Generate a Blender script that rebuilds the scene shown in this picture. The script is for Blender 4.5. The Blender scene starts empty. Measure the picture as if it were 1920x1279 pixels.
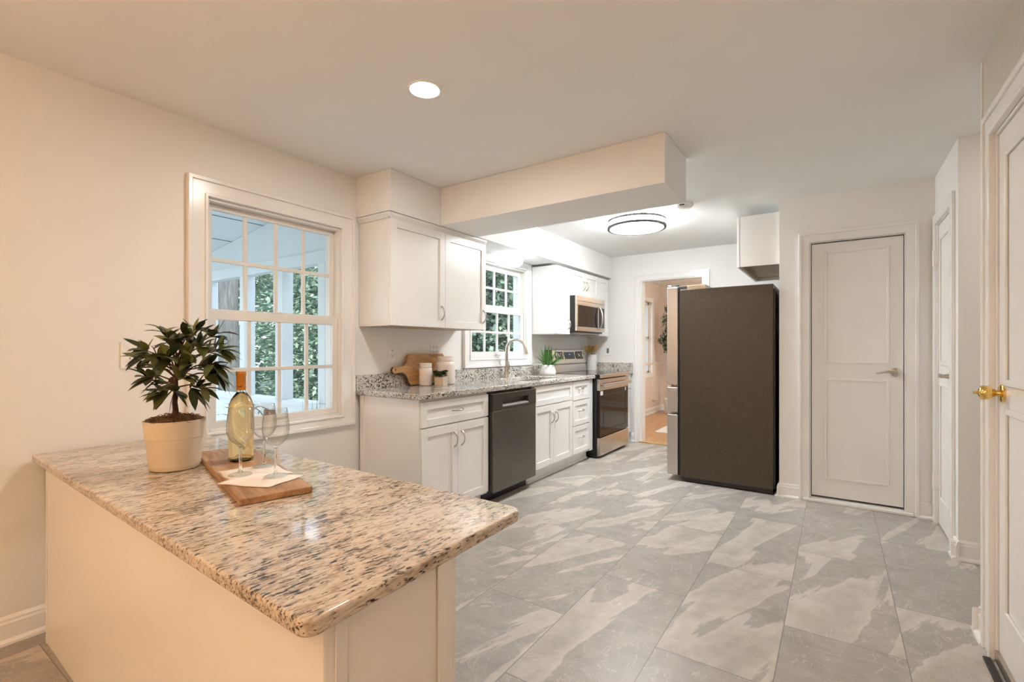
import bpy, bmesh, math, random
from mathutils import Vector, Matrix, Euler
C = bpy.context.scene.collection
SC = bpy.context.scene
PI = math.pi
R = math.radians

# ------------------------------------------------------------------ camera, world, sun, exposure
cam = bpy.data.cameras.new('camera')
cam.sensor_fit = 'HORIZONTAL'; cam.sensor_width = 36.0
cam.lens = 895.58 / 1920 * 36.0
cam.shift_y = (652.59 - 639.5) / 1920
cam.clip_start = 0.05; cam.clip_end = 200
camo = bpy.data.objects.new('camera', cam); C.objects.link(camo)
camo.location = (2.8173, 0, 1.2093)
camo.rotation_euler = (R(90), 0, R(34.155))
SC.camera = camo
SC.view_settings.view_transform = 'Standard'
SC.view_settings.look = 'None'
SC.view_settings.gamma = 1.0
SC.view_settings.use_curve_mapping = False
SC.view_settings.exposure = 2.3

world = bpy.data.worlds.new('world'); SC.world = world
world.use_nodes = True
wn = world.node_tree
bg = wn.nodes['Background']
wtc = wn.nodes.new('ShaderNodeTexCoord')
wsep = wn.nodes.new('ShaderNodeSeparateXYZ')
wramp = wn.nodes.new('ShaderNodeValToRGB')
wramp.color_ramp.elements[0].position = 0.0; wramp.color_ramp.elements[0].color = (0.88, 0.955, 1.0, 1)
wramp.color_ramp.elements[1].position = 0.6; wramp.color_ramp.elements[1].color = (0.62, 0.80, 1.0, 1)
wn.links.new(wtc.outputs['Generated'], wsep.inputs[0])
wn.links.new(wsep.outputs['Z'], wramp.inputs[0])
wn.links.new(wramp.outputs['Color'], bg.inputs['Color'])
bg.inputs['Strength'].default_value = 0.80

sun = bpy.data.lights.new('sun', 'SUN'); sun.energy = 2.4; sun.angle = R(1.0); sun.color = (1.0, 0.93, 0.82)
suno = bpy.data.objects.new('sun', sun); C.objects.link(suno)
suno.rotation_euler = Vector((-0.72, 0.10, -0.60)).to_track_quat('-Z', 'Y').to_euler()

# lamp radiances (used by the lamp builders below)
CAN_WARM = ((1.0, 0.93, 0.84), 80.0)
PENDANT = ((1.0, 0.53, 0.23), 11.5)
FILL_UPLIGHT = ((1.0, 0.72, 0.46), 44.0)  # added uplight behind the camera, lifts the ambient bounce
FLUSH = ((0.96, 1.0, 1.0), 16.5)
GLOBE = ((0.86, 0.96, 1.0), 2.6)
DINING = ((1.0, 0.80, 0.62), 20.0)
HALL = ((1.0, 0.95, 0.88), 16.0)

# ------------------------------------------------------------------ material helpers
def mat(name):
    m = bpy.data.materials.new(name); m.use_nodes = True
    return m, m.node_tree, m.node_tree.nodes['Principled BSDF']

def mnode(nt, op, a, b=None, c=None):
    n = nt.nodes.new('ShaderNodeMath'); n.operation = op
    for i, v in enumerate((a, b, c)):
        if v is None: continue
        if isinstance(v, (int, float)): n.inputs[i].default_value = v
        else: nt.links.new(v, n.inputs[i])
    return n.outputs[0]

def ramp(nt, fac, stops, interp='LINEAR'):
    n = nt.nodes.new('ShaderNodeValToRGB')
    e = n.color_ramp.elements
    while len(e) < len(stops): e.new(0.5)
    for i, (p, c) in enumerate(stops):
        e[i].position = p; e[i].color = (*c, 1) if len(c) == 3 else c
    n.color_ramp.interpolation = interp
    nt.links.new(fac, n.inputs[0])
    return n.outputs[0]

def noise(nt, vec, scale, detail=2.0, rough=0.5, dist=0.0):
    n = nt.nodes.new('ShaderNodeTexNoise')
    n.inputs['Scale'].default_value = scale; n.inputs['Detail'].default_value = detail
    n.inputs['Roughness'].default_value = rough; n.inputs['Distortion'].default_value = dist
    if vec is not None: nt.links.new(vec, n.inputs['Vector'])
    return n

def mapping(nt, vec, loc=(0, 0, 0), rot=(0, 0, 0), sc=(1, 1, 1)):
    n = nt.nodes.new('ShaderNodeMapping')
    n.inputs['Location'].default_value = loc; n.inputs['Rotation'].default_value = rot; n.inputs['Scale'].default_value = sc
    nt.links.new(vec, n.inputs['Vector'])
    return n.outputs[0]

def mixc(nt, fac, a, b, mode='MIX'):
    n = nt.nodes.new('ShaderNodeMix'); n.data_type = 'RGBA'; n.blend_type = mode
    for sock, v in ((n.inputs['Factor'], fac), (n.inputs['A'], a), (n.inputs['B'], b)):
        if isinstance(v, (int, float)): sock.default_value = v
        elif isinstance(v, tuple): sock.default_value = (*v, 1) if len(v) == 3 else v
        else: nt.links.new(v, sock)
    return [o for o in n.outputs if o.type == 'RGBA'][0]

def objcoord(nt):
    return nt.nodes.new('ShaderNodeTexCoord').outputs['Object']

def position(nt):
    return nt.nodes.new('ShaderNodeNewGeometry').outputs['Position']

def bump(nt, bs, height, strength=0.2, dist=0.002):
    n = nt.nodes.new('ShaderNodeBump'); n.inputs['Strength'].default_value = strength; n.inputs['Distance'].default_value = dist
    nt.links.new(height, n.inputs['Height']); nt.links.new(n.outputs[0], bs.inputs['Normal'])

def paint(name, col, rough=0.5, var=0.02, bumps=0.05, scale=60):
    m, nt, b = mat(name)
    n = noise(nt, position(nt), 3.0, 3)
    lo = tuple(c * (1 - var) for c in col); hi = tuple(min(1, c * (1 + var)) for c in col)
    nt.links.new(ramp(nt, n.outputs['Fac'], [(0.3, lo), (0.7, hi)]), b.inputs['Base Color'])
    b.inputs['Roughness'].default_value = rough
    if bumps: bump(nt, b, noise(nt, position(nt), scale, 3).outputs['Fac'], bumps)
    return m

def metal(name, col, rough=0.3, grain=(200, 200, 8), gs=0.25, metallic=1.0, var=0.12):
    m, nt, b = mat(name)
    v = mapping(nt, position(nt), sc=grain)
    n = noise(nt, v, 1.0, 3, 0.6)
    lo = tuple(c * (1 - var) for c in col); hi = tuple(c * (1 + var) for c in col)
    nt.links.new(ramp(nt, n.outputs['Fac'], [(0.3, lo), (0.7, hi)]), b.inputs['Base Color'])
    b.inputs['Metallic'].default_value = metallic; b.inputs['Roughness'].default_value = rough
    if gs: bump(nt, b, n.outputs['Fac'], gs, 0.0006)
    return m

def plain(name, col, rough=0.5, metallic=0.0, var=0.05, nscale=30, bumps=0.0):
    m, nt, b = mat(name)
    n = noise(nt, objcoord(nt), nscale, 3)
    lo = tuple(c * (1 - var) for c in col); hi = tuple(min(1, c * (1 + var)) for c in col)
    nt.links.new(ramp(nt, n.outputs['Fac'], [(0.3, lo), (0.7, hi)]), b.inputs['Base Color'])
    b.inputs['Roughness'].default_value = rough; b.inputs['Metallic'].default_value = metallic
    if bumps: bump(nt, b, n.outputs['Fac'], bumps)
    return m

def emit(name, colstr, surface=(0.9, 0.9, 0.9)):
    m, nt, b = mat(name)
    b.inputs['Base Color'].default_value = (*surface, 1)
    b.inputs['Emission Color'].default_value = (*colstr[0], 1)
    b.inputs['Emission Strength'].default_value = colstr[1]
    return m

def wood(name, cols, axis_scale=(40, 40, 3), rough=0.45, scale=1.0, dist=1.0, obj=True):
    m, nt, b = mat(name)
    v = mapping(nt, objcoord(nt) if obj else position(nt), sc=axis_scale)
    n = noise(nt, v, scale, 5, 0.6, dist)
    nt.links.new(ramp(nt, n.outputs['Fac'], [(0.28, cols[0]), (0.5, cols[1]), (0.72, cols[2])]), b.inputs['Base Color'])
    b.inputs['Roughness'].default_value = rough
    return m

def granite(name, base, mid, dark, ang, along, across, dark_lo, dark_hi, mid_lo, mid_hi, rough=0.07):
    m, nt, b = mat(name)
    p = position(nt)
    v = mapping(nt, p, rot=(0, 0, ang), sc=(1, 1, 1))
    v = mapping(nt, v, sc=(across, along, across))
    big = noise(nt, mapping(nt, p, rot=(0, 0, ang), sc=(7, 4, 7)), 1.0, 3)
    n1 = noise(nt, v, 1.0, 4, 0.62, 0.5)
    n2 = noise(nt, mapping(nt, v, loc=(31, 7, 3), sc=(0.62, 0.62, 0.62)), 1.0, 5, 0.66, 0.9)
    n3 = noise(nt, mapping(nt, v, loc=(3, 17, 9), sc=(2.1, 2.1, 2.1)), 1.0, 2, 0.5)
    bigo = mnode(nt, 'MULTIPLY', mnode(nt, 'SUBTRACT', big.outputs['Fac'], 0.5), 0.20)
    basec = mixc(nt, n3.outputs['Fac'], tuple(c * 0.86 for c in base), tuple(min(1, c * 1.14) for c in base))
    f_mid = ramp(nt, mnode(nt, 'ADD', n2.outputs['Fac'], bigo), [(mid_lo, (0, 0, 0)), (mid_hi, (1, 1, 1))])
    c1 = mixc(nt, f_mid, basec, mid)
    f_dark = ramp(nt, mnode(nt, 'ADD', n1.outputs['Fac'], bigo), [(dark_lo, (0, 0, 0)), (dark_hi, (1, 1, 1))])
    c2 = mixc(nt, f_dark, c1, dark)
    nt.links.new(c2, b.inputs['Base Color'])
    b.inputs['Roughness'].default_value = rough
    b.inputs['IOR'].default_value = 1.52
    return m

M = {}
M['wall'] = paint('wall_paint', (0.885, 0.875, 0.855), 0.55, var=0.01)
M['ceiling'] = paint('ceiling_paint', (0.905, 0.90, 0.89), 0.75, var=0.01)
M['trim'] = paint('trim_gloss', (0.885, 0.875, 0.86), 0.22, bumps=0.0)
M['door'] = paint('door_gloss', (0.865, 0.85, 0.83), 0.30, bumps=0.0)
M['cabinet'] = paint('cabinet_white', (0.875, 0.865, 0.85), 0.28, var=0.01, bumps=0.0)
M['cab_in'] = plain('cabinet_raw_underside', (0.52, 0.40, 0.29), 0.6)
M['vinyl'] = paint('window_vinyl', (0.80, 0.775, 0.735), 0.35, bumps=0.0)
M['granite'] = granite('granite_peninsula', (0.68, 0.595, 0.49), (0.38, 0.285, 0.21), (0.04, 0.030, 0.028), R(6.2), 36, 145, 0.545, 0.62, 0.45, 0.64)
M['granite2'] = granite('granite_worktop', (0.66, 0.63, 0.59), (0.42, 0.38, 0.34), (0.03, 0.025, 0.022), R(6.2), 74, 92, 0.53, 0.585, 0.47, 0.66)
M['steel'] = metal('stainless', (0.58, 0.53, 0.47), 0.26, (6, 6, 260), 0.12)
M['steel_light'] = metal('stainless_light', (0.58, 0.56, 0.54), 0.34, (6, 6, 260), 0.05, 1.0, 0.04)
M['nickel'] = metal('brushed_nickel', (0.55, 0.50, 0.44), 0.30, (90, 90, 90), 0.0)
M['chrome'] = metal('chrome', (0.72, 0.72, 0.72), 0.14, (60, 60, 60), 0.0)
M['ring_metal'] = plain('lamp_ring_metal', (0.075, 0.072, 0.068), 0.5)
M['brass'] = metal('brass', (0.86, 0.60, 0.20), 0.12, (60, 60, 60), 0.0)
M['black'] = plain('black_enamel', (0.012, 0.012, 0.013), 0.35)
M['black_glass'] = plain('black_glass', (0.018, 0.012, 0.009), 0.05)
M['black_glass'].node_tree.nodes['Principled BSDF'].inputs['Specular IOR Level'].default_value = 0.22
M['display'] = plain('display_glass', (0.012, 0.014, 0.02), 0.08)
M['dark_steel'] = metal('dark_stainless', (0.19, 0.175, 0.155), 0.36, (150, 150, 150), 0.8, 0.9, 0.5)
M['dark_steel_top'] = metal('dark_stainless_control', (0.13, 0.12, 0.10), 0.36, (300, 300, 300), 0.3, 0.85, 0.25)
M['fridge_side'] = metal('fridge_textured_side', (0.088, 0.073, 0.056), 0.42, (95, 110, 330), 1.0, 0.55, 0.35)
M['plastic'] = plain('white_plastic', (0.90, 0.895, 0.88), 0.35)
M['slot'] = plain('dark_slots', (0.03, 0.028, 0.025), 0.5)
M['ceramic'] = plain('cream_ceramic', (0.76, 0.66, 0.52), 0.38, var=0.02)
M['jar'] = plain('milky_jar', (0.80, 0.72, 0.66), 0.30, var=0.02)
M['white_pot'] = plain('white_ceramic', (0.78, 0.77, 0.75), 0.45, var=0.02)
M['stone_pot'] = plain('sand_pot', (0.60, 0.48, 0.37), 0.8, var=0.10)
M['moss'] = plain('spanish_moss', (0.20, 0.115, 0.055), 0.9, var=0.5, nscale=90)
M['bark'] = plain('twig_bark', (0.085, 0.04, 0.022), 0.8, var=0.4, nscale=60, bumps=0.4)
M['napkin'] = plain('paper_napkin', (0.86, 0.80, 0.74), 0.85, var=0.02, nscale=120, bumps=0.08)
M['rug'] = plain('pale_rug', (0.74, 0.74, 0.74), 0.95, var=0.06, nscale=80, bumps=0.4)
M['amber_foil'] = plain('orange_foil', (0.62, 0.24, 0.035), 0.30, var=0.12, metallic=0.35)
M['board'] = wood('acacia_board', [(0.22, 0.105, 0.045), (0.40, 0.22, 0.105), (0.52, 0.32, 0.175)], (4, 46, 46), 0.5)
M['board2'] = wood('olive_board', [(0.20, 0.085, 0.025), (0.46, 0.25, 0.09), (0.66, 0.43, 0.20)], (16, 3.5, 16), 0.35, 1.0, 1.2)
M['board_edge'] = plain('board_bark_edge', (0.07, 0.03, 0.016), 0.5, var=0.3)
M['spoon'] = wood('bamboo_spoon', [(0.46, 0.26, 0.10), (0.60, 0.38, 0.17), (0.70, 0.48, 0.25)], (60, 60, 8), 0.5)
M['oak'] = wood('oak_threshold', [(0.46, 0.25, 0.10), (0.60, 0.36, 0.16), (0.68, 0.44, 0.22)], (3, 50, 50), 0.35)
M['porch'] = paint('porch_white', (0.70, 0.72, 0.735), 0.5, bumps=0.0)
M['treebark'] = wood('grey_bark', [(0.04, 0.045, 0.047), (0.075, 0.08, 0.08), (0.12, 0.125, 0.125)], (34, 34, 3), 0.9, 1.0, 0.6)
M['lawn'] = plain('lawn', (0.12, 0.15, 0.10), 0.95, var=0.4, nscale=3)

def leafmat(name, a, b_, rough=0.35, trans=0.0):
    m, nt, b = mat(name)
    g = nt.nodes.new('ShaderNodeNewGeometry')
    nt.links.new(ramp(nt, g.outputs['Random Per Island'], [(0.0, a), (1.0, b_)]), b.inputs['Base Color'])
    b.inputs['Roughness'].default_value = rough
    if trans:
        out = nt.nodes['Material Output']
        tr = nt.nodes.new('ShaderNodeBsdfTranslucent')
        nt.links.new(ramp(nt, g.outputs['Random Per Island'], [(0.0, tuple(min(1, c * 1.6) for c in a)), (1.0, tuple(min(1, c * 1.6) for c in b_))]), tr.inputs['Color'])
        mx = nt.nodes.new('ShaderNodeMixShader'); mx.inputs[0].default_value = trans
        nt.links.new(b.outputs[0], mx.inputs[1]); nt.links.new(tr.outputs[0], mx.inputs[2]); nt.links.new(mx.outputs[0], out.inputs['Surface'])
    return m
M['leaf'] = leafmat('bay_leaf', (0.018, 0.032, 0.009), (0.17, 0.195, 0.055), 0.45)
M['aloe'] = leafmat('grass_leaf', (0.05, 0.18, 0.03), (0.16, 0.36, 0.08), 0.4)
M['succulent'] = leafmat('succulent_leaf', (0.018, 0.045, 0.018), (0.11, 0.16, 0.05), 0.5)
M['olive'] = leafmat('olive_leaf', (0.025, 0.045, 0.02), (0.08, 0.12, 0.05), 0.5)
M['tree_leaf'] = leafmat('garden_leaf', (0.07, 0.13, 0.10), (0.30, 0.38, 0.28), 0.30, 0.30)
M['dark_grass'] = leafmat('dark_blade', (0.02, 0.05, 0.02), (0.05, 0.10, 0.04), 0.5)

def glassmat(name, col, rough=0.0, ior=1.45):
    m, nt, b = mat(name)
    b.inputs['Base Color'].default_value = (*col, 1); b.inputs['Transmission Weight'].default_value = 1.0
    b.inputs['Roughness'].default_value = rough; b.inputs['IOR'].default_value = ior
    return m
def thin_glass():
    m, nt, b = mat('thin_clear_glass'); out = nt.nodes['Material Output']
    t = nt.nodes.new('ShaderNodeBsdfTransparent'); g = nt.nodes.new('ShaderNodeBsdfGlossy'); g.inputs['Roughness'].default_value = 0.01
    lw = nt.nodes.new('ShaderNodeLayerWeight'); lw.inputs['Blend'].default_value = 0.5
    f = lw.outputs['Facing']
    nt.links.new(ramp(nt, f, [(0.0, (0.985, 0.99, 0.985)), (0.75, (0.97, 0.975, 0.972)), (0.97, (0.62, 0.65, 0.64))]), t.inputs['Color'])
    mx = nt.nodes.new('ShaderNodeMixShader')
    nt.links.new(mnode(nt, 'ADD', 0.07, mnode(nt, 'MULTIPLY', mnode(nt, 'POWER', f, 3.0), 0.6)), mx.inputs[0])
    nt.links.new(t.outputs[0], mx.inputs[1]); nt.links.new(g.outputs[0], mx.inputs[2]); nt.links.new(mx.outputs[0], out.inputs['Surface'])
    return m
M['glass'] = thin_glass()
M['stem_glass'] = glassmat('solid_clear_glass', (1.0, 1.0, 1.0))
M['bottle_glass'] = glassmat('bottle_glass', (0.96, 0.985, 0.94))
M['wine'] = glassmat('white_wine', (1.0, 0.80, 0.46), 0.0, 1.34)
def pane_mat():
    m, nt, b = mat('window_pane')
    out = nt.nodes['Material Output']
    t = nt.nodes.new('ShaderNodeBsdfTransparent'); t.inputs[0].default_value = (0.95, 0.965, 0.975, 1)
    g = nt.nodes.new('ShaderNodeBsdfGlossy'); g.inputs['Roughness'].default_value = 0.0
    f = nt.nodes.new('ShaderNodeFresnel'); f.inputs[0].default_value = 1.45
    mx = nt.nodes.new('ShaderNodeMixShader')
    g2 = nt.nodes.new('ShaderNodeNewGeometry')
    nt.links.new(mnode(nt, 'MULTIPLY', f.outputs[0], mnode(nt, 'SUBTRACT', 1.0, g2.outputs['Backfacing'])), mx.inputs[0])
    nt.links.new(t.outputs[0], mx.inputs[1]); nt.links.new(g.outputs[0], mx.inputs[2]); nt.links.new(mx.outputs[0], out.inputs['Surface'])
    return m
M['pane'] = pane_mat()

def floor_mat():
    m, nt, b = mat('slate_tile_floor')
    p = position(nt)
    s = nt.nodes.new('ShaderNodeSeparateXYZ'); nt.links.new(p, s.inputs[0])
    TW, TL = 0.4165, 0.93
    u = mnode(nt, 'DIVIDE', mnode(nt, 'SUBTRACT', s.outputs['X'], 0.963), TW)
    k = mnode(nt, 'FLOOR', u); fu = mnode(nt, 'FRACT', u)
    par = mnode(nt, 'FLOORED_MODULO', k, 2.0)
    v = mnode(nt, 'DIVIDE', mnode(nt, 'SUBTRACT', mnode(nt, 'SUBTRACT', s.outputs['Y'], 1.46), mnode(nt, 'MULTIPLY', par, 0.465)), TL)
    j = mnode(nt, 'FLOOR', v); fv = mnode(nt, 'FRACT', v)
    du = mnode(nt, 'MULTIPLY', mnode(nt, 'MINIMUM', fu, mnode(nt, 'SUBTRACT', 1.0, fu)), TW)
    dv = mnode(nt, 'MULTIPLY', mnode(nt, 'MINIMUM', fv, mnode(nt, 'SUBTRACT', 1.0, fv)), TL)
    d = mnode(nt, 'MINIMUM', du, dv)
    grout = mnode(nt, 'LESS_THAN', d, 0.0016)
    cmb = nt.nodes.new('ShaderNodeCombineXYZ'); nt.links.new(k, cmb.inputs[0]); nt.links.new(j, cmb.inputs[1])
    wn_ = nt.nodes.new('ShaderNodeTexWhiteNoise'); wn_.noise_dimensions = '3D'; nt.links.new(cmb.outputs[0], wn_.inputs['Vector'])
    off = nt.nodes.new('ShaderNodeVectorMath'); off.operation = 'SCALE'; nt.links.new(wn_.outputs['Color'], off.inputs[0]); off.inputs['Scale'].default_value = 23.0
    add = nt.nodes.new('ShaderNodeVectorMath'); add.operation = 'ADD'; nt.links.new(p, add.inputs[0]); nt.links.new(off.outputs[0], add.inputs[1])
    pv = add.outputs[0]
    # two band directions, one chosen for each tile
    sc1 = mapping(nt, mapping(nt, pv, rot=(0, 0, R(28))), sc=(4.6, 0.95, 1))
    sc2 = mapping(nt, mapping(nt, pv, rot=(0, 0, R(17))), sc=(3.7, 0.75, 1))
    n1 = noise(nt, sc1, 1.0, 6, 0.52, 0.25); n2 = noise(nt, sc2, 1.0, 6, 0.52, 0.35)
    pick = mnode(nt, 'GREATER_THAN', wn_.outputs['Value'], 0.5)
    f = mnode(nt, 'ADD', mnode(nt, 'MULTIPLY', n1.outputs['Fac'], pick), mnode(nt, 'MULTIPLY', n2.outputs['Fac'], mnode(nt, 'SUBTRACT', 1.0, pick)))
    band = ramp(nt, f, [(0.0, (0, 0, 0)), (0.538, (0, 0, 0)), (0.552, (1, 1, 1)), (0.60, (0.72, 0.72, 0.72)), (0.68, (0.35, 0.35, 0.35))])
    fine = noise(nt, mapping(nt, pv, sc=(9, 9, 9)), 1.0, 6, 0.65)
    grey = ramp(nt, fine.outputs['Fac'], [(0.3, (0.325, 0.302, 0.278)), (0.7, (0.435, 0.408, 0.378))])
    light = ramp(nt, fine.outputs['Fac'], [(0.25, (0.50, 0.44, 0.375)), (0.5, (0.57, 0.525, 0.475)), (0.75, (0.65, 0.61, 0.565))])
    c = mixc(nt, band, grey, light)
    vein = noise(nt, mapping(nt, pv, sc=(5, 3.2, 1)), 1.0, 4, 0.6, 2.2)
    vf = ramp(nt, mnode(nt, 'ABSOLUTE', mnode(nt, 'SUBTRACT', vein.outputs['Fac'], 0.5)), [(0.0, (0.75, 0.75, 0.75)), (0.010, (0, 0, 0))])
    c = mixc(nt, vf, c, (0.60, 0.565, 0.52))
    c = mixc(nt, grout, c, (0.21, 0.19, 0.17))
    nt.links.new(c, b.inputs['Base Color'])
    b.inputs['Roughness'].default_value = 0.37
    bump(nt, b, fine.outputs['Fac'], 0.06)
    return m
M['floor'] = floor_mat()

def woodfloor_mat():
    m, nt, b = mat('oak_plank_floor')
    p = position(nt)
    br = nt.nodes.new('ShaderNodeTexBrick')
    nt.links.new(mapping(nt, p, rot=(0, 0, R(90))), br.inputs['Vector'])
    br.inputs['Scale'].default_value = 1.0; br.inputs['Brick Width'].default_value = 1.1; br.inputs['Row Height'].default_value = 0.09
    br.inputs['Mortar Size'].default_value = 0.002
    br.inputs['Color1'].default_value = (0.50, 0.27, 0.115, 1); br.inputs['Color2'].default_value = (0.62, 0.37, 0.175, 1); br.inputs['Mortar'].default_value = (0.22, 0.11, 0.05, 1)
    n = noise(nt, mapping(nt, p, sc=(60, 4, 1)), 1.0, 4)
    nt.links.new(mixc(nt, 0.35, br.outputs['Color'], ramp(nt, n.outputs['Fac'], [(0.3, (0.38, 0.20, 0.08)), (0.7, (0.66, 0.42, 0.21))])), b.inputs['Base Color'])
    b.inputs['Roughness'].default_value = 0.30
    return m
M['woodfloor'] = woodfloor_mat()

def stripe_mat():
    m, nt, b = mat('striped_wallpaper')
    s = nt.nodes.new('ShaderNodeSeparateXYZ'); nt.links.new(position(nt), s.inputs[0])
    f = mnode(nt, 'FRACT', mnode(nt, 'MULTIPLY', s.outputs['Y'], 62.0))
    nt.links.new(ramp(nt, f, [(0.0, (0.66, 0.60, 0.54)), (0.42, (0.66, 0.60, 0.54)), (0.52, (0.58, 0.525, 0.47)), (0.95, (0.58, 0.525, 0.47)), (1.0, (0.66, 0.60, 0.54))]), b.inputs['Base Color'])
    b.inputs['Roughness'].default_value = 0.6
    return m
M['stripe'] = stripe_mat()

# ------------------------------------------------------------------ mesh helpers
def box(bm, x0, x1, y0, y1, z0, z1):
    vs = [bm.verts.new((x, y, z)) for z in (z0, z1) for y in (y0, y1) for x in (x0, x1)]
    for f in ((0, 2, 3, 1), (4, 5, 7, 6), (0, 1, 5, 4), (2, 6, 7, 3), (0, 4, 6, 2), (1, 3, 7, 5)):
        bm.faces.new([vs[i] for i in f])

def B(*boxes):
    bm = bmesh.new()
    for b in boxes: box(bm, *b)
    return bm

def prism(bm, pts, z0, z1):
    lo = [bm.verts.new((x, y, z0)) for x, y in pts]; hi = [bm.verts.new((x, y, z1)) for x, y in pts]
    n = len(pts)
    bm.faces.new(hi); bm.faces.new(lo[::-1])
    for i in range(n): bm.faces.new((lo[i], lo[(i + 1) % n], hi[(i + 1) % n], hi[i]))

def prism_axis(bm, pts, a0, a1, axis):
    """pts are 2-D in the two other axes (in xyz order); extruded along axis"""
    def mk(p, a):
        q = list(p); q.insert(axis, a); return bm.verts.new(q)
    lo = [mk(p, a0) for p in pts]; hi = [mk(p, a1) for p in pts]; n = len(pts)
    fs = [bm.faces.new(hi), bm.faces.new(lo[::-1])]
    for i in range(n): fs.append(bm.faces.new((lo[i], lo[(i + 1) % n], hi[(i + 1) % n], hi[i])))
    return fs

def lathe(bm, prof, seg=32, c=(0, 0, 0), close=True):
    rings = []
    for r, z in prof:
        if r < 1e-6: rings.append([bm.verts.new((c[0], c[1], c[2] + z))])
        else: rings.append([bm.verts.new((c[0] + r * math.cos(2 * PI * i / seg), c[1] + r * math.sin(2 * PI * i / seg), c[2] + z)) for i in range(seg)])
    for a, b in zip(rings, rings[1:]):
        if len(a) == 1 and len(b) == 1: continue
        for i in range(seg):
            j = (i + 1) % seg
            if len(a) == 1: bm.faces.new((a[0], b[j], b[i]))
            elif len(b) == 1: bm.faces.new((a[i], a[j], b[0]))
            else: bm.faces.new((a[i], a[j], b[j], b[i]))

def tube(bm, pts, rad, seg=10, flat=None, caps=True):
    pts = [Vector(p) for p in pts]; n = len(pts)
    if isinstance(rad, (int, float)): rad = [rad] * n
    rings = []; up = Vector((0.13, 0.21, 0.97))
    for i, p in enumerate(pts):
        t = (pts[min(i + 1, n - 1)] - pts[max(i - 1, 0)]).normalized()
        s = t.cross(up)
        if s.length < 1e-3: s = t.cross(Vector((1, 0, 0)))
        s.normalize(); w = s.cross(t).normalized(); up = w
        rings.append([bm.verts.new(p + (s * math.cos(2 * PI * k / seg) + w * math.sin(2 * PI * k / seg)) * rad[i]) for k in range(seg)])
    for a, b in zip(rings, rings[1:]):
        for k in range(seg):
            bm.faces.new((a[k], a[(k + 1) % seg], b[(k + 1) % seg], b[k]))
    if caps:
        bm.faces.new(rings[0][::-1]); bm.faces.new(rings[-1])

def leaf(bm, base, d, up, L, W, droop=0.3, n=4, fold=0.18):
    d = Vector(d).normalized(); up = Vector(up)
    s = d.cross(up)
    if s.length < 1e-3: s = d.cross(Vector((1, 0.3, 0)))
    s.normalize(); nrm = s.cross(d).normalized()
    prev = None; p = Vector(base)
    for i in range(n + 1):
        t = i / n
        w = W * 0.5 * (math.sin(PI * min(1, 0.06 + t ** 0.8 * 0.94)) ** 0.8) if i < n else 0.0
        c = p + d * (L * t) - Vector((0, 0, 1)) * (droop * L * t * t)
        if i == n: cur = [bm.verts.new(c)]
        else: cur = [bm.verts.new(c + s * w + nrm * (fold * w)), bm.verts.new(c), bm.verts.new(c - s * w + nrm * (fold * w))]
        if prev:
            if len(cur) == 3:
                bm.faces.new((prev[0], prev[1], cur[1], cur[0])); bm.faces.new((prev[1], prev[2], cur[2], cur[1]))
            else:
                bm.faces.new((prev[0], prev[1], cur[0])); bm.faces.new((prev[1], prev[2], cur[0]))
        prev = cur

def rrect(x0, x1, y0, y1, r, n=5):
    out = []
    for cx, cy, a in ((x1 - r, y1 - r, 0), (x0 + r, y1 - r, 90), (x0 + r, y0 + r, 180), (x1 - r, y0 + r, 270)):
        for i in range(n + 1):
            t = R(a + 90 * i / n); out.append((cx + r * math.cos(t), cy + r * math.sin(t)))
    return out

def ring(bm, o, i, a0, a1, axis=0):
    """rectangular frame: outer o and inner i as (p0,p1,q0,q1), thickness a0..a1 along axis"""
    def mk(p, q, a):
        c = [p, q]; c.insert(axis, a); return bm.verts.new(c)
    V = [[mk(p, q, a) for p, q in ((b[0], b[2]), (b[1], b[2]), (b[1], b[3]), (b[0], b[3]))] for b in (o, i) for a in (a0, a1)]
    o0, o1, i0, i1 = V
    for k in range(4):
        n = (k + 1) % 4
        for f in ((o1[k], o1[n], i1[n], i1[k]), (o0[n], o0[k], i0[k], i0[n]), (o0[k], o0[n], o1[n], o1[k]), (i0[n], i0[k], i1[k], i1[n])): bm.faces.new(f)

def arch(bm, o, i, z_o, z_i, a0, a1, axis):
    """three-sided door frame standing on the floor; axis is the thickness axis (0 or 1)"""
    pts = [(o[0], 0), (o[0], z_o), (o[1], z_o), (o[1], 0), (i[1], 0), (i[1], z_i), (i[0], z_i), (i[0], 0)]
    prism_axis(bm, pts, a0, a1, axis)

WORLD = {}
def obj(name, bm, m, parent=None, bevel=0.0, smooth=False, segs=2):
    me = bpy.data.meshes.new(name)
    bmesh.ops.recalc_face_normals(bm, faces=bm.faces)
    bm.to_mesh(me); bm.free()
    if smooth:
        for p in me.polygons: p.use_smooth = True
    me.materials.append(M[m] if isinstance(m, str) else m)
    o = bpy.data.objects.new(name, me); C.objects.link(o)
    if parent is not None:
        o.parent = parent
        if parent in WORLD: o.matrix_parent_inverse = Matrix.Translation(-parent.location)
    if bevel:
        md = o.modifiers.new('edge', 'BEVEL'); md.width = bevel; md.segments = segs; md.limit_method = 'ANGLE'; md.angle_limit = R(40)
        if not smooth:
            for p in me.polygons: p.use_smooth = True
            try: me.set_sharp_from_angle(angle=R(40))
            except Exception: pass
            md.harden_normals = True
    elif smooth:
        try: me.set_sharp_from_angle(angle=R(50))
        except Exception: pass
    return o

def tag(o, label, cat, group=None):
    o['label'] = label; o['category'] = cat
    if group: o['group'] = group
    return o

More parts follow.
